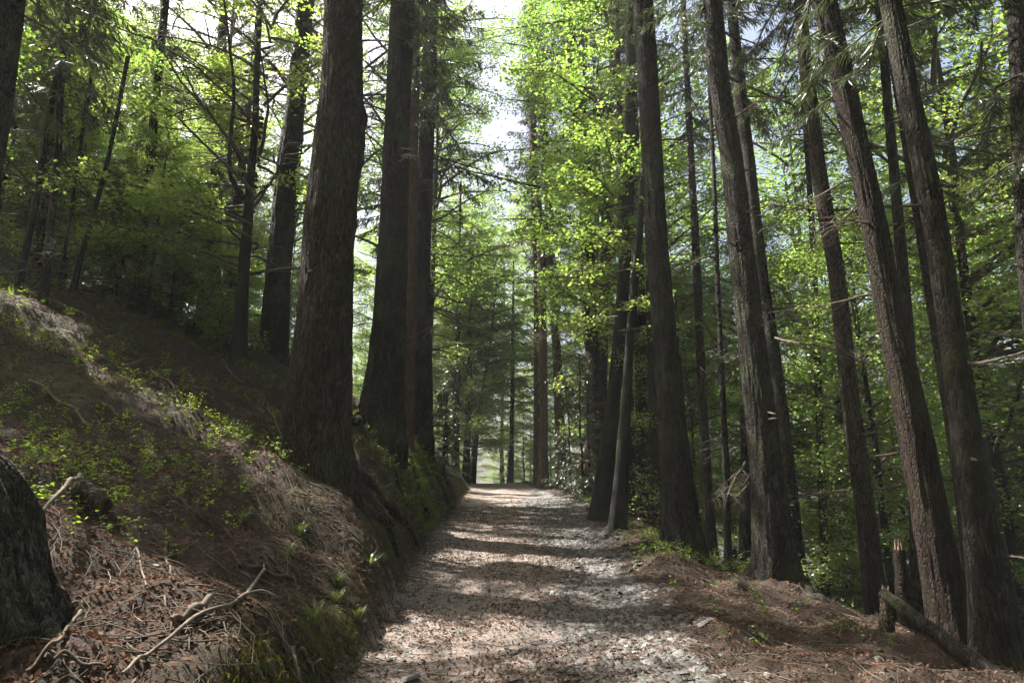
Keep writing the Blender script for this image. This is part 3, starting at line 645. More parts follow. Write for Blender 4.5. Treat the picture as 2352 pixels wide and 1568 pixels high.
stand_tree('spruce_tree', 'narrow black trunk between the reddish spruce and the pale edged one', 9.6,
    [(2110, 500, 22), (2150, 750, 26), (2180, 932, 28), (2212, 1130, 32), (2240, 1350, 38), (2252, 1500, 42)], 24, M_BARKG, 37, SPR_NEAR[1], 6.5, 1.2, dead=6, dz=(2, 10), seg=24)
stand_tree('spruce_tree', 'pencil thin black stem left of the thick verge spruce', 13.5,
    [(1640, 400, 9), (1648, 640, 11), (1660, 900, 13), (1668, 1100, 15), (1672, 1280, 17)], 16, M_BARKG, 38, SPR_HI[1], 11, .5, dead=10, dz=(2, 10), seg=14)
stand_tree('spruce_tree', 'dim brown trunk low down between the black spruce and the pencil thin stem', 16.0,
    [(1600, 600, 18), (1612, 900, 20), (1624, 1100, 23), (1634, 1270, 27)], 22, M_BARKG, 39, SPR_HI[0], 11, .7, dead=8, dz=(1, 9), seg=20)
stand_tree('spruce_tree', 'grey trunk with a pale edge right behind the thick verge spruce', 14.5,
    [(1712, 640, 22), (1714, 900, 25), (1716, 1100, 29), (1714, 1280, 34)], 23, M_BARKG, 40, SPR_HI[1], 11, .8, dead=8, dz=(1, 9), seg=22)
stand_tree('spruce_tree', 'black trunk standing below the verge, left behind the reddish spruce', 10.6,
    [(2085, 750, 25), (2098, 1000, 29), (2108, 1200, 31), (2112, 1440, 36)], 18, M_BARKG, 41, SPR_HI[0], 10, .7, dead=8, dz=(-1, 7), seg=22)
stand_tree('spruce_tree', 'dark trunk on the slope below the spruce of even width', 15.0,
    [(1868, 560, 14), (1878, 850, 16), (1888, 1100, 18), (1894, 1290, 20)], 16, M_BARKG, 42, SPR_HI[1], 9, .7, dead=12, dz=(-1, 7), seg=18)
stand_tree('spruce_tree', 'close dark trunk cut by the photo edge high on the valley side', 8.2,
    [(2335, 0, 36), (2345, 300, 38), (2358, 560, 42), (2390, 900, 48)], 22, M_BARKG, 43, SPR_NEAR[1], 6, 1.2, dead=2, dz=(2, 9), seg=24)
stand_tree('spruce_tree', 'dark trunk low on the valley side next to the photo edge', 11.0,
    [(2225, 900, 22), (2268, 1100, 26), (2300, 1280, 30), (2330, 1450, 34)], 18, M_BARKG, 44, SPR_HI[1], 9, .7, dead=10, dz=(0, 7), seg=20)

# ---- far centre stems
stand_tree('beech_tree', 'dark upright beech stem where the path bends out of sight', 39.0,
    [(1078, 750, 9), (1075, 900, 11), (1073, 1060, 13)], 17, M_BEECHB, 51, BC_FAR[0], 1.8, 1.0, group='beeches with leafy crowns', seg=14)
stand_tree('beech_tree', 'leaning thin beech stem at the far bend, beside the upright one', 38.0,
    [(1125, 800, 5), (1108, 900, 8), (1095, 1000, 10), (1088, 1080, 12)], 14, M_BEECHB, 52, BC_FAR[1], 1.8, 1.0, group='beeches with leafy crowns', seg=12)
stand_tree('spruce_tree', 'dark far trunk beyond the bilberry hump', 36.0,
    [(1052, 750, 12), (1049, 900, 14), (1047, 1060, 16)], 20, M_BARKG, 53, BC_FAR[1], 5, .9, seg=14)
stand_tree('spruce_tree', 'lone thin dark conifer stem right of the far beech stems', 42.0,
    [(1178, 800, 8), (1176, 950, 10), (1174, 1080, 12)], 17, M_BARKG, 54, BC_FAR[1], 3, .9, seg=12)
# ------------------------------------------------------------------ background trees (prototype + copies)
def bg_trunk(H, r0, seed, seg=9):
    r = np.random.default_rng(seed); z = np.linspace(-1.0, H, 22)
    x = np.cumsum(r.normal(0, .03, 22)); y = np.cumsum(r.normal(0, .03, 22)); x -= x[2]; y -= y[2]
    rad = r0*(1 - .9*np.clip(z/H, 0, 1))*(1 + .35*np.exp(-np.maximum(z, 0)/.5)) + .01
    b = MB(); b.tube(np.stack([x, y, z], 1), rad, seg, wob=.08, seed=seed); return b
def proto_beech(name, H, z0, Rm, nl, nleaf, leaf, seed, r0=.16, group=None, gaps=None):
    t = thing(name, (0, 0, 0), 'x', 'tree', group)
    add_obj('trunk', bg_trunk(H*.95, r0, seed).mesh('trunk', M_BEECHB), t)
    add_obj('crown', beech_crown(seed, z0, H, Rm, nl, nleaf, leaf, .65, gaps=gaps, flat=.75), t); return t
def proto_spruce(name, H, z0, Rm, seed, r0=.16, twig=.3, cw=.025, spacing=.5, dens=2.4, thin=.1):
    t = thing(name, (0, 0, 0), 'x', 'tree')
    add_obj('trunk', bg_trunk(H, r0, seed).mesh('trunk', M_BARKG), t)
    c = add_obj('crown', spruce_crown(seed, H - z0, Rm, spacing, 5, twig, cw, dens=dens, thin=thin), t); c.location.z = z0; return t
PB = [proto_beech('beech_tree', 17, 2.5, 4.2, 46, 30000, .11, 61), proto_beech('beech_tree', 19, 4.0, 4.6, 46, 30000, .115, 62),
      proto_beech('beech_tree', 14, 1.5, 3.6, 40, 26000, .105, 63), proto_beech('beech_tree', 21, 5.0, 4.4, 48, 30000, .115, 64)]
PS = [proto_spruce('spruce_tree', 22, 3, 2.8, 71), proto_spruce('spruce_tree', 25, 6, 3.0, 72), proto_spruce('spruce_tree', 18, 1.5, 2.6, 73, thin=.0)]
PT = proto_beech('beech_tree', 20, 5.0, 4.2, 40, 16000, .14, 65, gaps=(.6, .12))
PG = proto_beech('beech_tree', 20, 5.5, 4.2, 46, 30000, .11, 66, gaps=(.6, .2))
PH = proto_beech('beech_tree', 28, 17.0, 4.4, 40, 22000, .12, 67)
PU = [proto_spruce('young_spruce', 5.5, .4, 1.5, 81, .05, .3, .045, .28, 1.0, 0), proto_spruce('young_spruce', 3.6, .2, 1.1, 82, .04, .24, .04, .22, 1.0, 0)]
used = set()
def place(p, x, y, label, group, sc=1.0, rz=None, sink=.1, tilt=(0, 0)):
    rz = rng.uniform(0, 6.28) if rz is None else rz
    loc = (x, y, hgt(x, y) - sink)
    if id(p) in used:
        return dup(p, loc, rz, sc, label, group, tilt)
    used.add(id(p)); p.location = loc; p.rotation_euler = (tilt[0], tilt[1], rz); p.scale = (sc,)*3; p['label'] = label; p['group'] = group; return p
placed = []
HT = {id(p): h for p, h in zip(PB + PS, (17, 19, 14, 21, 22, 25, 18))}
def room(x, y, H):
    yp = y - .445*abs(x)
    if x > -2.5 or not (4 < yp < 24 or 29.5 < yp < 36.5): return 9.
    return (1.5*abs(x) - 2.6 - hgt(x, y))/H
def scatter(n, xr_, yr_, mind, ok, protos, wts, label, group, sc=(.8, 1.15), tries=6000):
    got = 0
    for _ in range(tries):
        if got >= n: break
        x, y = rng.uniform(*xr_), rng.uniform(*yr_)
        if not ok(x, y) or any((x-a_)**2 + (y-b_)**2 < mind*mind for a_, b_ in placed): continue
        p = protos[rng.choice(len(protos), p=np.array(wts)/sum(wts))]
        s = min(rng.uniform(*sc), room(x, y, HT[id(p)]))
        if s < .3: continue
        placed.append((x, y)); got += 1
        k = 0 if p.name.startswith('beech') else 1
        place(p, x, y, label[k], group[k], s)
ANG = lambda x, y: 1176 + FPX*x/(y*CT)          # rough picture column
BS = PB + PS
# the valley side to the right
right_of = lambda x, y, d: x > f_xr(np.array([y]))[0] + d
scatter(8, (4.5, 15), (12.5, 23), 2.6, lambda x, y: right_of(x, y, 2.2) and 1430 < ANG(x, y) < 2700, [PB[0], PB[2]], [2, 3],
        ['low leafy beech close behind the verge trunks', ''], ['low beeches behind the verge trunks', ''], (.38, .6))
scatter(9, (4.5, 18), (17, 30), 2.8, lambda x, y: right_of(x, y, 2.5) and 1400 < ANG(x, y) < 2700, BS, [3, 3, 4, 3, .4, .3, .0],
        ['light green beech in the nearer tangle down the valley side', 'dark spruce in the nearer tangle down the valley side'],
        ['nearer valley side beeches', 'nearer valley side spruces'])
scatter(10, (4, 36), (30, 50), 4.0, lambda x, y: right_of(x, y, 3) and 1290 < ANG(x, y) < 2700, PB, [3, 3, 3, 3],
        ['hazy leafy beech in the farther woodland down the valley side', 'slim spruce in the farther woodland down the valley side'],
        ['farther valley side beeches', 'farther valley side spruces'])
scatter(10, (6, 26), (16, 34), 3.0, lambda x, y: right_of(x, y, 3.5) and 1500 < ANG(x, y) < 2900, [PB[0], PB[1], PB[3], PS[1]], [2, 3, 4, 1],
        ['tall beech rising from the valley side behind the verge spruces', 'tall spruce rising from the valley side behind the verge spruces'],
        ['tall valley side beeches', 'tall valley side spruces'], (1.2, 1.55))
# beyond the crest on the left
left_of = lambda x, y, d: x < f_xl(np.array([y]))[0] - d
scatter(16, (-20, -8.5), (14.5, 27), 1.9, lambda x, y: ANG(x, y) > -300, [PB[0], PB[2], PB[1]] + [PS[2]], [3, 4, 2, .8],
        ['low beech with sunlit leaves in the wood behind the bank crest', 'low spruce in the wood behind the bank crest'],
        ['beeches behind the bank crest', 'spruces behind the bank crest'], (.5, .8))
scatter(6, (-40, -20), (33, 52), 4, lambda x, y: left_of(x, y, 2.5) and ANG(x, y) > -300, BS, [3, 3, 3, 3, .5, .5, .5],
        ['distant beech seen through gaps between trunks on the bank', 'distant spruce seen through gaps between trunks on the bank'],
        ['distant beeches behind the bank', 'distant spruces behind the bank'])
# far end of the track
scatter(9, (-14, 14), (46, 60), 4.2, lambda x, y: True, [PB[0], PB[2], PB[1], PS[2]], [3, 4, 2, .4],
        ['pale green beech closing the view past the bend', 'spruce closing the view past the bend'],
        ['beeches past the bend', 'spruces past the bend'])
# named ones
for i, (x, y, k, s) in enumerate([(-8.6, 26.0, 2, .38), (-10.5, 28.6, 2, .55), (-12.5, 31.0, 0, .6), (-15.8, 28.8, 1, .9), (-19.0, 30.5, 3, 1.05), (-22.5, 28.0, 0, 1.2), (-26, 30, 1, 1.1), (-18.5, 22.5, 0, 1.0), (-22, 18.5, 2, 1.1), (-8.5, 41.5, 2, .6), (-12, 43.5, 0, .75), (-15.5, 41, 3, .85), (-20, 40, 1, 1.2), (-25, 38, 3, 1.3), (-27, 32, 3, 1.5)]):
    place(PB[k], x, y, 'bright green beech in the row that backs the forked beech and the burled giant', 'beeches backing the bank trees', s)
for i, (x, y, k, s) in enumerate([(5.6, .6, 3, 1.1), (-5.4, -.2, 3, 1.1), (2.6, -4.2, 1, 1.2), (-2.4, -5.5, 3, 1.15), (8.5, -.5, 1, 1.1)]):
    place(PB[k], x, y, 'high crowned beech arching over the viewpoint', 'beeches arching over the viewpoint', s)  # out of view, added to lower the sky light from above
place(PB[2], -6.3, 38, 'low beech filling the gap right of the scaly spruce', 'beeches beside the hump', .8)
place(PB[0], -9.5, 44, 'tall leafy beech behind the hump and its dead twigs', 'beeches beside the hump', .95)
place(PS[2], -12.3, 14.0, 'dense dark spruce shading the upper corner above the crest poles', 'spruces above the crest', .62)
place(PS[2], -13.6, 15.5, 'second dense dark spruce filling the corner above the crest poles', 'spruces above the crest', .72)
place(PS[0], -15.5, 16.5, 'dark spruce behind the crest poles', 'spruces above the crest', .65)
place(PB[2], 6.4, 27, 'beech with pale leaves right of the orange barked trio', 'beeches right of the far trio', .9)
place(PB[0], 5.6, 33, 'taller beech behind the orange barked trio', 'beeches right of the far trio', 1.0)
place(PB[2], -2.6, 37, 'lush rounded beech between the scaly spruce and the sky gap', 'beeches past the bend', 1.1)
place(PB[0], -4.6, 43, 'taller lush beech left of the sky gap', 'beeches past the bend', 1.0)
place(PB[3], -3.4, 47, 'tall beech whose crown edges the sky gap on its shaded side', 'beeches past the bend', 1.15)
place(PB[3], 1.9, 44.5, 'tall beech just right of where the track disappears', 'beeches past the bend', 1.1)
place(PB[2], -3.4, 54, 'low rounded beech right at the end of the track', 'beeches past the bend', .55)
place(PB[2], -1.0, 60, 'low beech hiding the ground past the end of the track', 'beeches past the bend', .6)
for x, y, s in [(.9, 45.5, .42), (2.0, 43.0, .38), (2.9, 47.5, .5), (-.4, 50.5, .5), (-5.4, 57, .6)]:
    place(PB[2], x, y, 'young bright green beech closing the view where the track turns away', 'young beeches at the turn of the track', s)
place(PB[3], -.8, 55, 'tallest far beech right under the bright sky gap', 'beeches past the bend', 1.2)
place(PB[3], 3.6, 49, 'tall beech behind the drooping spruces of the far trio', 'beeches past the bend', 1.15)
place(PB[3], -5.6, 39.0, 'high beech whose crown shows over the hump behind the scaly spruce', 'beeches over the track', 1.3)
place(PB[3], 4.3, 23, 'high beech whose crown spreads over the track behind the twin beeches', 'beeches over the track', 1.4)
place(PS[2], -13.0, 8.6, 'spruce up the bank beside the crest, first off the photo edge', 'trees up the bank beside the viewpoint', .68)  # sun blocker outside the frame, added to darken the left slope
place(PB[2], -11.5, 5.6, 'low beech up the bank abreast of the gnarled stump', 'trees up the bank beside the viewpoint', .7)  # second added blocker for the slope shade
place(PG, -6.6, 21.5, 'airy beech filling the slit between the grey plated spruce and the burled giant', 'airy beeches behind the thick trunks', 1.0, 0.0)
place(PG, -5.0, 24.5, 'airy beech filling the slit between the two thickest trunks', 'airy beeches behind the thick trunks', 1.0, 0.0)
place(PG, -3.7, 28.5, 'airy beech spreading from behind the scaly spruce into the sky gap', 'airy beeches behind the thick trunks', 1.1, 0.0)
place(PG, -12.0, 23.5, 'airy tall beech over the low wood behind the bank crest', 'airy beeches behind the thick trunks', 1.05, 0.0)
place(PG, -9.2, 25.0, 'airy tall beech showing above the forked beech', 'airy beeches behind the thick trunks', 1.0, 0.0)
place(PB[2], -12.8, 10.5, 'beech up the bank beside the crest, just off the photo edge', 'trees up the bank beside the viewpoint', .8)  # added so its shadow falls on the middle slope
place(PB[3], 13.2, 17.5, 'tall beech low on the valley side behind the reddish spruce', 'tall valley side beeches', 1.3)
place(PH, 3.3, 27.0, 'high beech on the open side of the track, its boughs closing the sky gap', 'beeches over the track', 1.0, 1.0)
place(PH, -4.4, 31.0, 'high beech on the bank side of the track, its boughs edging the sky gap', 'beeches over the track', 1.05, 2.2)
place(PT, -11.5, 10.0, 'thin crowned beech up the bank, first tree beyond the photo edge', 'trees up the bank beside the viewpoint', 1.0, 0.0)  # sparse crown added to break up the sun on the near path
place(PB[2], -3.2, 44, 'round beech left of the track end', 'beeches past the bend', 1.15)
place(PB[2], -4.6, 49, 'small beech arching over the far end of the path', 'beeches beside the hump', .75)
# the wood goes on around and behind the viewer, added to cut sky light
scatter(20, (-20, 20), (-24, -1.5), 3.6, lambda x, y: abs(x) > 2.6, BS, [3, 3, 2, 3, 1, 2, 1],
        ['beech of the woodland that continues behind the viewpoint', 'spruce of the woodland that continues behind the viewpoint'],
        ['beeches behind the viewpoint', 'spruces behind the viewpoint'])
# young spruces
for (px, py, Y, sc, k, lab) in [(1345, 1100, 24, 1.0, 0, 'young spruce making the dark green wall right of the far trio'), (1310, 1090, 27, .9, 0, 'young spruce close behind the far trio'),
        (1030, 1040, 30, 1.0, 0, 'young spruce with pale tips next to the scaly spruce foot'), (1015, 1010, 22, .85, 1, 'pale tipped little spruce hanging over the hump'),
        (1990, 1280, 17, 1.3, 0, 'dense young spruce between the even width trunk and the reddish one'),
        (1600, 1250, 19, 1.3, 0, 'young spruce filling the shade right of the black spruce'), 
        
        (250, 700, 14.5, 1.1, 1, 'bushy young spruce between the crest poles'), (400, 740, 15.5, 1.0, 1, 'bushy young spruce right of the curved crest trunk'), (290, 690, 17, 1.2, 0, 'dark young spruce behind the curved crest trunk'),
        (60, 650, 15, 1.2, 0, 'dark young spruce near the leaning crest pole')]:
    p = at_y(px, py, Y); place(PU[k], p[0], Y, lab, 'young spruces', sc)
# leafy shrubs on the crest
def shrub(name, px, py, Y, Rm, H, n, leaf, lab, seed):
    p = at_y(px, py, Y); b = thing(name, (p[0], Y, hgt(p[0], Y) - .1), lab, 'shrub', 'leafy shrubs')
    add_obj('foliage', beech_crown(seed, .15, H, Rm, 16, n, leaf, .9, thick=1.2, flat=.5), b)
shrub('shrub', 505, 770, 15.0, 1.1, 1.3, 3500, .08, 'low sunlit shrub in front of the reddish pair of trunks', 91)
shrub('shrub', 430, 720, 16.0, 1.3, 1.8, 3500, .08, 'glossy dark shrub left of the reddish pair of trunks', 92)
shrub('shrub', 600, 800, 17.0, 1.0, 1.6, 2500, .08, 'shrub between the forked beech and the grey plated spruce', 93)
shrub('shrub', 1480, 1010, 15.5, .5, 1.6, 350, .08, 'airy bush with bright leaves between twin beeches and black spruce', 95)

# ------------------------------------------------------------------ snag, fallen log, stumps
def broken_top(mb, c, r, seed, m=1):
    rr = np.random.default_rng(seed)
    for k in range(9):
        a = rr.uniform(0, 6.28); q = c + np.array([math.cos(a), math.sin(a), 0])*r*rr.uniform(.1, .75); h = r*rr.uniform(.6, 2.4)
        mb.tube([q - [0, 0, .05], q + [0, 0, h*.5], q + [rr.normal(0, .01), 0, h]], [r*.3, r*.2, .003], 5, m)
def snag(name, px0, px1, Y, w, lab, m, seed, cat):
    p1 = at_y(*px1, Y); p0 = at_y(*px0, Y); g = hgt(p1[0], Y); n = 16; t = np.linspace(0, 1, n)
    p1 = p1.copy(); p1[2] = min(g, p1[2])
    pts = p1 + (p0 - p1)*t[:, None]; pts[0, 2] -= .4; D = Y; r = w*D/FPX*.5
    o = thing(name, p1, lab, cat); b = MB(); b.tube(pts - p1, r*(1.25 - .35*t), 14, wob=.15, seed=seed)
    add_obj('trunk', b.mesh('trunk', m), o); b2 = MB(); broken_top(b2, pts[-1] - p1, r*.85, seed, 0); add_obj('broken_top', b2.mesh('broken_top', M_WOOD), o)
snag('dead_snag', (2065, 1262), (2082, 1440), 9.3, 27, 'reddish broken off trunk stub left of the broad reddish spruce', M_BARKR, 3, 'snag')
snag('broken_stump', (2036, 1372), (2036, 1450), 7.9, 26, 'short dark broken post holding up the fallen log', M_BARK, 4, 'stump')
pA, pB = at_y(2030, 1362, 7.8), at_y(2330, 1590, 6.1)
gB = hgt(pB[0], pB[1]); 
t = np.linspace(0, 1, 24); P = pA + (pB - pA)*t[:, None]; o = thing('fallen_log', pA, 'fallen pole like log propped on the broken post, sloping down past the spruces', 'log')
b = MB(); b.tube(P - pA, .062 + .02*t, 14, wob=.12, seed=4); add_obj('trunk', b.mesh('trunk', M_BARKG), o)
print('log end above ground', pB[2] - gB, 'start', pA[2] - hgt(pA[0], pA[1]))
# gnarled stump at the left edge
def gnarled():
    q_ = at_y(-95, 1350, 3.5); c = np.array([q_[0], 3.5, 0]); c[2] = hgt(c[0], c[1]) - .1; ztop = at_y(0, 1020, 3.5)[2] - c[2]; print('stump', c, ztop)
    o = thing('gnarled_stump', c, 'huge grey gnarled stump with furrowed bark at the foot of the bank', 'stump')
    zz = np.concatenate([np.linspace(-.8, 0, 10), np.linspace(.02, ztop, 90)]); seg = 200; a = np.linspace(0, 2*math.pi, seg, endpoint=False); A, Z = np.meshgrid(a, zz)
    h = np.clip(Z, 0, None); hh = np.clip(h/ztop, 0, 1)
    rad = (.42*np.sqrt(np.clip(1 - hh**1.5, .02, 1)) + .13*np.exp(-h/.16)*(.5 + .5*np.cos(5*A + 1)))
    ca, sa = np.cos(A), np.sin(A)
    rad = rad*(1 + .13*vnoise(ca*1.5, sa*1.5, Z*1.2, 31) + .09*vnoise(ca*4, sa*4, Z*1.6, 32) + .09*vnoise(ca*9, sa*9, Z*2.0, 33) + .07*np.abs(vnoise(ca*17, sa*17, Z*3.5, 34)) + .05*vnoise(ca*36, sa*36, Z*11, 35))
    V = np.stack([rad*ca - .1*h, rad*sa, Z], -1).reshape(-1, 3)
    i = np.arange(99)[:, None]*seg; j = np.arange(seg)[None]; j2 = (j+1) % seg
    f = np.stack([i+j, i+j2, i+seg+j2, i+seg+j], -1).reshape(-1, 4); mb = MB(); mb.add(V, f, smooth=True)
    top_ = V[-seg:]; mb.add(np.vstack([top_, top_.mean(0)]), [[k, (k+1) % seg, seg] for k in range(seg)], smooth=True)
    add_obj('trunk', mb.mesh('trunk', M_STUMP), o)
    for s, px in enumerate([[(60, 1390), (80, 1450), (130, 1480)]]):
        root(o, c, px, .12, .04, M_STUMP, .5, 40 + s)
gnarled()
def lying(name, px, w, lab, cat, m=M_DEAD, lift=0.0, k=9, parts=(), taper=.6, seed=0, group=None, ends=True):
    P = np.array([on_ground(*p) for p in px]); t = np.linspace(0, 1, len(P)); n = 26; tt = np.linspace(0, 1, n)
    Q = np.stack([np.interp(tt, t, P[:, j]) for j in range(3)], 1); kk = np.array([1, 2, 1.])/4
    for _ in range(2):
        for j in range(2): Q[1:-1, j] = np.convolve(Q[:, j], kk, 'valid')
    D = Q[:, 1]; rad = .5*w/FPX*D.mean()*(1 - (1-taper)*tt)
    z = height(Q[:, 0], Q[:, 1], False); zs = np.convolve(np.pad(z, 4, mode='edge'), np.ones(9)/9, 'valid'); Q[:, 2] = np.maximum(zs, z - .01) + rad*.9 + lift + .015*np.sin(tt*13 + seed)
    base = Q[0].copy(); o = thing(name, base, lab, cat, group); b = MB(); b.tube(Q - base, rad, k, wob=.25 if w < 30 else .07, seed=seed)
    add_obj('stem', b.mesh('stem', m), o)
    r = np.random.default_rng(seed + 9)
    for f, ang, L in parts:
        i = int(f*(n-1)); d = Q[min(i+1, n-1)] - Q[i-1]; d /= np.linalg.norm(d); sd_ = np.array([-d[1], d[0], 0])
        e = (d*math.cos(ang) + sd_*math.sin(ang)); q = np.linspace(0, 1, 8)[:, None]; pts = Q[i] + e*q*L + np.cumsum(r.normal(0, .012, (8, 3)), 0)*q
        pts[:, 2] = np.maximum(height(pts[:, 0], pts[:, 1], False) + .01, Q[i][2] + (.12*L*np.sin(q[:, 0]*3)))
        b = MB(); b.tube(pts - base, rad[i]*.45*(1 - .7*q[:, 0]), 5); add_obj('twig', b.mesh('twig', m), o)
    return o
lying('fallen_branch', [(605, 1325), (585, 1359), (551, 1389), (504, 1419), (454, 1450), (403, 1480), (353, 1510), (319, 1537), (276, 1580)], 10, 'long curved grey fallen branch, largest on the needle covered bank', 'branch', seed=1, lift=.05, parts=[(.25, -1.2, .35), (.35, -1.0, .3), (.2, .9, .3), (.5, -1.3, .25), (.02, .3, .3)])
lying('fallen_branch', [(480, 1399), (437, 1420), (393, 1442)], 17, 'short thick grey branch piece lying beside the long curved one', 'branch', taper=.85, seed=2, lift=.03)
lying('fallen_branch', [(548, 1305), (590, 1318), (640, 1330), (672, 1342)], 11, 'straight brown stick crossing above the tip of the long curved branch', 'branch', M_TWIG, seed=3, lift=.03)
lying('fallen_branch', [(299, 1245), (323, 1302), (339, 1352)], 5, 'thin pale twig lying up the bank near the sawn log end', 'branch', seed=4, lift=.02)
lying('fallen_branch', [(381, 1248), (378, 1282), (390, 1319), (388, 1366)], 6, 'wavy pale twig lying up the bank, above the short thick piece', 'branch', seed=5, lift=.02)
lying('fallen_branch', [(180, 1440), (140, 1490), (101, 1530), (50, 1575)], 9, 'crooked dark branch below the gnarled stump', 'branch', M_TWIG, seed=6, lift=.05, parts=[(.3, 1.2, .3), (.5, -1.2, .25)])
lying('fallen_branch', [(175, 1418), (104, 1433), (57, 1413)], 6, 'thin bowed twig right at the foot of the gnarled stump', 'branch', M_TWIG, seed=7, lift=.05)
lying('fallen_branch', [(97, 1550), (144, 1545), (235, 1570)], 10, 'brown branch arching along the bottom edge below the stump', 'branch', M_TWIG, seed=8, lift=.04)
lying('fallen_branch', [(386, 1120), (425, 1160), (464, 1198)], 4, 'thin straight dark twig lying at the shaded top of the needle bank', 'branch', M_TWIG, seed=10, lift=.03)
lying('fallen_branch', [(67, 875), (115, 912), (162, 949), (200, 990)], 7, 'pale branch pointing downhill through the sunlit bilberries', 'branch', seed=11, lift=.06, parts=[(.4, .7, .5)])
lying('fallen_branch', [(211, 935), (245, 945), (271, 963)], 5, 'short pale twig below the sunlit bilberries', 'branch', seed=12, lift=.04)
lying('fallen_branch', [(510, 833), (525, 865), (559, 886)], 4, 'crooked bleached twig below the forked beech', 'branch', seed=13, lift=.05)
lying('fallen_branch', [(614, 935), (630, 975), (647, 1012)], 3.5, 'slender bleached twig leaning by the flank of the burled giant', 'branch', seed=14, lift=.05)
lying('fallen_branch', [(345, 855), (400, 905), (440, 955)], 4, 'grey twig across the shaded middle of the slope', 'branch', seed=15, lift=.04, parts=[(.5, .8, .5)])
lying('fallen_branch', [(669, 1507), (678, 1535), (685, 1580)], 11, 'stout pale twig sticking down the bank face near the bottom edge', 'branch', seed=16, lift=.02)
lying('fallen_branch', [(685, 1510), (705, 1535), (724, 1570)], 8, 'pale twig forking beside the stout one near the bottom edge', 'branch', seed=17, lift=.02)
lying('fallen_branch', [(1466, 1299), (1452, 1308), (1438, 1317)], 7, 'short pale stick on the gravel under the root mound', 'branch', seed=18)
lying('fallen_branch', [(2072, 1402), (2095, 1425), (2115, 1440)], 14, 'short bleached log piece under the fallen log', 'log', seed=19, lift=.03, taper=.7)
lying('fallen_branch', [(2118, 1438), (2150, 1455), (2165, 1462)], 6, 'white splinter of wood below the bleached log piece', 'branch', seed=20, lift=.03)
lying('fallen_branch', [(2080, 1395), (2120, 1388), (2150, 1385)], 8, 'sunlit stick behind the fallen log', 'branch', seed=21, lift=.08)
lying('fallen_branch', [(2010, 1545), (2035, 1555), (2060, 1575)], 6, 'dull brown stick on the shaded verge by the bottom edge', 'branch', M_TWIG, seed=22)
# sawn log end by the stump
lg = lying('bark_log', [(172, 1150), (200, 1166), (236, 1195)], 46, 'sunlit bark covered log end sticking out beside the gnarled stump', 'log', M_BARK, seed=30, k=16, taper=.85, lift=.02)
lying('fallen_branch', [(172, 1165), (144, 1201), (101, 1255), (50, 1300)], 11, 'grey branch leaning across the front of the gnarled stump', 'branch', seed=31, lift=.25)
# small cut stump in the bank
p = on_ground(979, 1205); o = thing('cut_stump', p, 'small dark cut stump stuck in the mossy bank', 'stump'); b = MB(); q = np.linspace(0, 1, 8)
b.tube(np.stack([q*.02, q*0, -.2 + q*.62], 1), .095 - .015*q, 14, wob=.12); add_obj('trunk', b.mesh('trunk', M_BARK), o)
b = MB(); b.tube([[.02, 0, .415], [.02, 0, .43]], [.075, .07], 14); add_obj('cut_face', b.mesh('cut_face', M_WOOD), o)

# ------------------------------------------------------------------ ground cover
def surf_normal(x, y, e=.06):
    dx = (height(x+e, y, False) - height(x-e, y, False))/(2*e); dy = (height(x, y+e, False) - height(x, y-e, False))/(2*e)
    n = np.stack([-dx, -dy, np.ones_like(dx)], 1); return n/np.linalg.norm(n, axis=1)[:, None]
def pick(n, xr_, yr_, dens, seed, over=6):
    r = np.random.default_rng(seed); x = r.uniform(*xr_, n*over); y0, y1 = yr_
    y = y0 + (y1 - y0)*r.random(n*over)**1.6
    k = r.random(n*over) < dens(x, y); x, y = x[k][:n], y[k][:n]; return x, y, r
# slate gravel
def stones(x, y, size, r, sink=.25):
    m = len(x); k = 6; a = np.sort(r.uniform(0, 2*math.pi, (m, k)), 1)*.45 + np.linspace(0, 2*math.pi, k, endpoint=False)*.55 + r.uniform(0, 6.28, (m, 1))
    asp = r.uniform(.45, .95, m)[:, None]; rr = size[:, None]*r.uniform(.7, 1.1, (m, k)); th = size*r.uniform(.10, .32, m)
    rot = r.uniform(0, 6.28, (m, 1)); lx, ly = rr*np.cos(a), rr*np.sin(a)*asp
    X = lx*np.cos(rot) - ly*np.sin(rot); Y = lx*np.sin(rot) + ly*np.cos(rot)
    s = r.uniform(.6, .85, (m, 1)); tilt = r.normal(0, .22, (m, 2))
    def ring(X, Y, z): return np.stack([X, Y, z + X*tilt[:, :1] + Y*tilt[:, 1:]], -1)
    lo = ring(X, Y, np.zeros((m, k))); hi = ring(X*s, Y*s, (th[:, None] + r.normal(0, .08, (m, k))*th[:, None]))
    V = np.concatenate([lo, hi], 1); c = np.stack([x, y, height(x, y) - th*sink], 1)
    V = (V + c[:, None]).reshape(-1, 3); o = np.arange(m)[:, None]*2*k; j = np.arange(k)[None]; j2 = (j+1) % k
    sides = np.stack([o+j, o+j2, o+k+j2, o+k+j], -1).reshape(-1, 4); top = o + k + np.arange(k)[None]
    return V, sides, top
def dst(x, y):
    xl, xr = f_xl(y), f_xr(y); inside = (x > xl - .1)*(1 - sstep(-.35, .55, x - xr + .25*vnoise(y*1.7, x, 0, 88)))
    s = sstep(-.3, .55, (x - .45)/1.3 + .45*vnoise(x*.8, y*.5, 0, 14)); edge = np.exp(-((x - xl - .35)/.35)**2)
    return inside*np.clip(.06 + .7*s*(.5 + .5*sstep(-.4, .2, vnoise(x*1.7, y*1.2, 0, 15))) + .25*edge, 0, 1)
x, y, r = pick(19000, (-2.6, 3.2), (3.8, 26), dst, 1, 9)
size = .008 + (.04 + .035*(x > .4))*r.random(len(x))**2.8 + .0009*y
V, s4, top = stones(x, y, size, r); rn = np.clip(r.normal(.5, .22, len(x)), 0, 1)
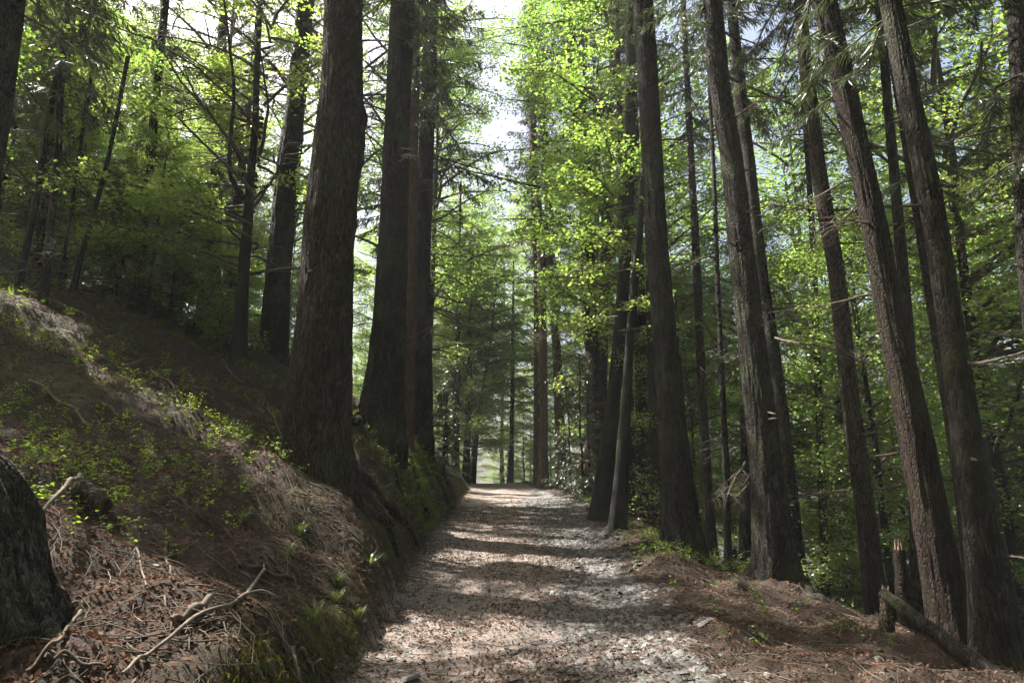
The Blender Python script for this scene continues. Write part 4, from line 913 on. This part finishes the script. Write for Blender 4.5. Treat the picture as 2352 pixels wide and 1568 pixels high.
me = make_mesh('gravel', V, [s4, top], M_STONE, rnd=np.concatenate([np.repeat(rn, 6), rn])); tag(add_obj('gravel', me), 'loose grey slate gravel thickest along the right half of the track', kind='stuff')
# larger single stones
for i, (px, py, s, lab) in enumerate([(1012, 1347, .10, 'grey slab stone at the left edge of the path below the moss'), (1043, 1362, .08, 'pale slab stone next to the bank foot'), (1178, 1562, .11, 'angular grey stone at the bottom edge of the path'),
        (1178, 1500, .08, 'dark stone in the sunlit needles near the bottom edge'), (928, 1448, .09, 'dark flat stone on the left of the path'), (941, 1560, .12, 'dark blocky stone at the bottom left of the path'), (1010, 1580, .1, 'grey stone cut by the bottom edge'),
        (1142, 1535, .09, 'whitish stone alone in the needles'), (1205, 1292, .07, 'small dark stone in the middle of the path'), (1100, 1275, .06, 'dark stone where the shadow bands begin'), (1490, 1520, .12, 'largest slate among the gravel on the right'), (1560, 1545, .1, 'flat slate near the bottom right gravel'),
        (2015, 1512, .09, 'mossy stone on the dark verge'), (1010, 1225, .12, 'rounded stone set in the mossy bank'), (358, 1300, .05, 'small round grey stone in the needle bank')]):
    p = on_ground(px, py); rr = np.random.default_rng(600 + i); V, s4, top = stones(np.array([p[0]]), np.array([p[1]]), np.array([s]), rr, .2)
    base = p; me = make_mesh('stone', V - base, [s4, top], M_STONE, rnd=np.full(7, rr.uniform(.3, .8))); o = tag(add_obj('stone', me, loc=base), lab, 'stone')
    bv = o.modifiers.new('b', 'BEVEL'); bv.width = s*.12; bv.segments = 2
# needle and leaf litter
def card_stuff(name, x, y, r, L, W, m, lab, up=.0, lift=.006, jn=.5, rn=None):
    n = surf_normal(x, y); k = len(x); nn = n + r.normal(0, jn, (k, 3)); nn /= np.linalg.norm(nn, axis=1)[:, None]
    d = np.cross(nn, r.normal(0, 1, (k, 3))); d[:, 2] += up
    c = np.stack([x, y, height(x, y)], 1) + n*(lift + np.abs(r.normal(0, lift, k)))[:, None]
    v, f = cards(c, d, nn, L, W); me = make_mesh(name, v, [f], m, rnd=r.random(k) if rn is None else rn); return tag(add_obj(name, me), lab, kind='stuff')
dl = lambda x, y: np.where(x < f_xl(y) + .1, 1.0, np.where(x > f_xr(y), .8, .75)) * (.4 + .6*(vnoise(x*1.3, y*1.3, 0, 40) > -.25))
x, y, r = pick(230000, (-12, 6.5), (2.6, 22), dl, 2)
card_stuff('leaf_litter', x, y, r, r.uniform(.02, .06, len(x)), r.uniform(.006, .03, len(x)), M_LITTER, 'brown needle and leaf litter over the bank and the track', lift=.008)
# fine twigs on the forest floor
x, y, r = pick(8500, (-10.5, 6), (2.6, 17), lambda x, y: np.where((x > f_xl(y)) & (x < f_xr(y)), .06, 1.0), 3)
b = MB()
for i in range(len(x)):
    a = r.uniform(0, 6.28); L = r.uniform(.1, .55)*(.5 + r.random()); q = np.linspace(-.5, .5, 5)
    bend = r.normal(0, .18)*L; X = x[i] + np.cos(a)*q*L - np.sin(a)*bend*(q*q*4); Y = y[i] + np.sin(a)*q*L + np.cos(a)*bend*(q*q*4)
    Z = height(X, Y, False); Z = Z*.4 + np.linspace(Z[0], Z[-1], 5)*.6 + .012 + r.uniform(0, .03) + np.array([0, .01, .02, .01, 0])*r.normal(0, 1)
    b.tube(np.stack([X, Y, Z], 1), r.uniform(.0016, .0048)*np.array([1, .95, .85, .7, .5]), 4, int(r.random() < .35), cap=False)
yy = r.uniform(3.5, 22, 1100)**1.0
for y0 in yy:
    u0 = r.uniform(.25, 1.5)*(.4 + .6*min(1, y0/11)); L = r.uniform(.2, .8)*(.4 + .6*min(1, y0/11)); q = np.linspace(0, 1, 6); X = f_xl(np.full(6, y0)) - u0 + q*L; Y = y0 + r.normal(0, .12)*q + .05*np.sin(q*6 + y0*9)
    b.tube(np.stack([X, Y, height(X, Y, False) + .012 + .02*np.sin(q*3.1)], 1), r.uniform(.002, .009)*np.array([1, 1, .9, .8, .6, .35]), 4, 0, cap=False)
tag(add_obj('fallen_twigs', b.mesh('fallen_twigs', [M_TWIG, M_DEAD])), 'countless fine fallen twigs scattered over the needle bank', kind='stuff')
# bilberry undergrowth: little stems with leaf sprays
def plants(name, n, xr_, yr_, dens, seed, H, leaf, nl, m, lab):
    x, y, r = pick(n, xr_, yr_, dens, seed, 12); k = len(x); nrm = surf_normal(x, y)
    h = H*r.uniform(.5, 1.2, k); z = height(x, y)
    idx = np.repeat(np.arange(k), nl); m_ = len(idx); f = r.uniform(.25, 1, m_); lean = r.normal(0, .4, (k, 2))
    sp = r.normal(0, 1, (m_, 2))*(.35*h[idx]*f)[:, None]
    c = np.stack([x[idx] + lean[idx, 0]*h[idx]*f + sp[:, 0], y[idx] + lean[idx, 1]*h[idx]*f + sp[:, 1], z[idx] + h[idx]*f], 1) + nrm[idx]*.02
    nn = np.stack([r.normal(0, .5, m_), r.normal(0, .5, m_), np.ones(m_)], 1); d = np.concatenate([r.normal(0, 1, (m_, 2)), r.normal(-.1, .3, (m_, 1))], 1)
    L = leaf*r.uniform(.6, 1.3, m_); v, fc = cards(c, d, nn, L, L*r.uniform(.45, .65, m_))
    b = MB(); b.add(v, fc, 0, np.clip(np.repeat(r.random(k), nl)*.6 + r.random(m_)*.4, 0, 1))
    me = b.mesh(name, [m]); return tag(add_obj(name, me), lab, kind='stuff')
def dun(x, y):
    u = f_xl(y) - x
    a = np.clip(sstep(1.6, 2.6, u)*sstep(.0, .4, vnoise(x*.55, y*.55, 0, 50) + .12), 0, 1)
    hump = np.exp(-((y - 17.5)/3.2)**2)*np.exp(-((u - .75)/.65)**2)
    return np.clip(a*(y > 4.5)*(x > -11)*(y < 22)*.09 + .03*(u > 1.3)*(y > 5) + 1.0*hump, 0, 1)
plants('bilberry_undergrowth', 5000, (-12, -1.9), (4, 25), dun, 5, .2, .036, 22, M_UNDER, 'low green bilberry and seedling cover on the bank and the hump')
plants('verge_undergrowth', 1500, (1.6, 8), (6.5, 30), lambda x, y: (x > f_xr(y) + .2)*(.06 + sstep(-.1, .4, vnoise(x*.7, y*.7, 0, 51))*(y > 9)), 6, .2, .04, 20, M_UNDER, 'leafy ground plants along the verge and down the valley side')
# moss fringe hanging on the bank lip
dm = lambda x, y: np.exp(-((f_xl(y) - x - .1 - .25*sstep(7, 11, y))/(.17 + .25*sstep(7, 11, y)))**2)*(.15 + .85*sstep(-.15, .35, vnoise(x*.9, y*.55, 0, 12)))
x, y, r = pick(19000, (-3.4, -1), (3.5, 30), dm, 7, 10)
n = surf_normal(x, y); k = len(x); L = r.uniform(.025, .08, k); c = np.stack([x, y, height(x, y)], 1) + n*(.02*r.random((k, 1)) + .005)
d = np.array([0, 0, -1.]) + n*r.uniform(.1, 1.0, (k, 1)) + r.normal(0, .35, (k, 3)); v, f = cards(c, d, n + r.normal(0, .4, (k, 3)), L, L*.16)
tag(add_obj('moss', make_mesh('moss', v, [f], M_MOSS, rnd=r.random(k))), 'yellow green moss and hanging grass fringe on the bank lip', kind='stuff')
# grass tufts
def tuft_mesh(seed, n=60, H=.3):
    r = np.random.default_rng(seed); b = MB()
    for i in range(n):
        a = r.uniform(0, 6.28); L = H*r.uniform(.5, 1.2); t = np.linspace(0, 1, 5); out = r.uniform(.25, .9)*L
        c = np.stack([np.cos(a)*out*t**1.4, np.sin(a)*out*t**1.4, L*(t - .55*t**2.2)], 1) + np.append(r.normal(0, .02, 2), 0)
        s = np.array([-math.sin(a), math.cos(a), 0])*.004; wd = np.array([1, .95, .8, .5, .08])[:, None]
        v = np.stack([c - s*wd, c + s*wd], 1).reshape(-1, 3); b.add(v, [[2*k, 2*k+1, 2*k+3, 2*k+2] for k in range(4)], 0, r.random())
    return b.mesh('grass_tuft', M_GRASS)
TM = [tuft_mesh(1), tuft_mesh(2, 40, .38), tuft_mesh(3, 80, .24)]
for i, (px, py, s, lab) in enumerate([(690, 1230, 1.0, 'sunlit grass tuft on the middle of the needle bank'), (665, 1275, .8, 'grass tuft just below the sunlit one on the bank'), (775, 1345, 1.1, 'long bladed tuft drooping over the bank edge'), (770, 1385, .9, 'shaded long tuft right at the bank face'),
        (850, 1300, .8, 'yellowish tuft near the bank lip'), (880, 1290, .7, 'small tuft above the hollow in the bank face'), (560, 1195, .7, 'faint tuft at the top edge of the needle bank'), (720, 1430, .9, 'dry tuft hanging above the bottom of the bank face'),
        (820, 1420, .9, 'dry grass fringe on the overhanging lip'), (1405, 1205, .6, 'tuft growing between the feet of the twin beeches'), (1455, 1215, .8, 'bright tuft right of the twin beeches'), (1470, 1235, .7, 'low tuft under the root mound'), (1325, 1130, .9, 'grass tuft on the verge behind the far trio'), (1580, 1290, .7, 'dark tuft at the foot of the black spruce')]):
    p = on_ground(px, py); o = add_obj('grass_tuft', TM[i % 3], loc=p); o.scale = (s,)*3; o.rotation_euler = (0, 0, i*1.3); tag(o, lab, 'grass tuft', 'grass tufts')

# ------------------------------------------------------------------ thin haze volume added to lift the dark tones
bm = MB(); c0, c1 = (-340., -320., -75.), (340., 340., 44.)
V = [(x, y, z) for z in (c0[2], c1[2]) for y in (c0[1], c1[1]) for x in (c0[0], c1[0])]
bm.add(V, [[0, 2, 3, 1], [4, 5, 7, 6], [0, 1, 5, 4], [2, 6, 7, 3], [0, 4, 6, 2], [1, 3, 7, 5]])
mh = bpy.data.materials.new('air'); mh.use_nodes = True; th = mh.node_tree
for n_ in list(th.nodes): th.nodes.remove(n_)
oh = th.nodes.new('ShaderNodeOutputMaterial'); vp = th.nodes.new('ShaderNodeVolumePrincipled')
vp.inputs['Color'].default_value = (.97, .98, 1, 1); vp.inputs['Density'].default_value = .0007; vp.inputs['Anisotropy'].default_value = .1
th.links.new(vp.outputs[0], oh.inputs['Volume'])
tag(add_obj('haze', bm.mesh('haze', mh)), 'thin pale haze in the sunlit air under the trees', kind='stuff')
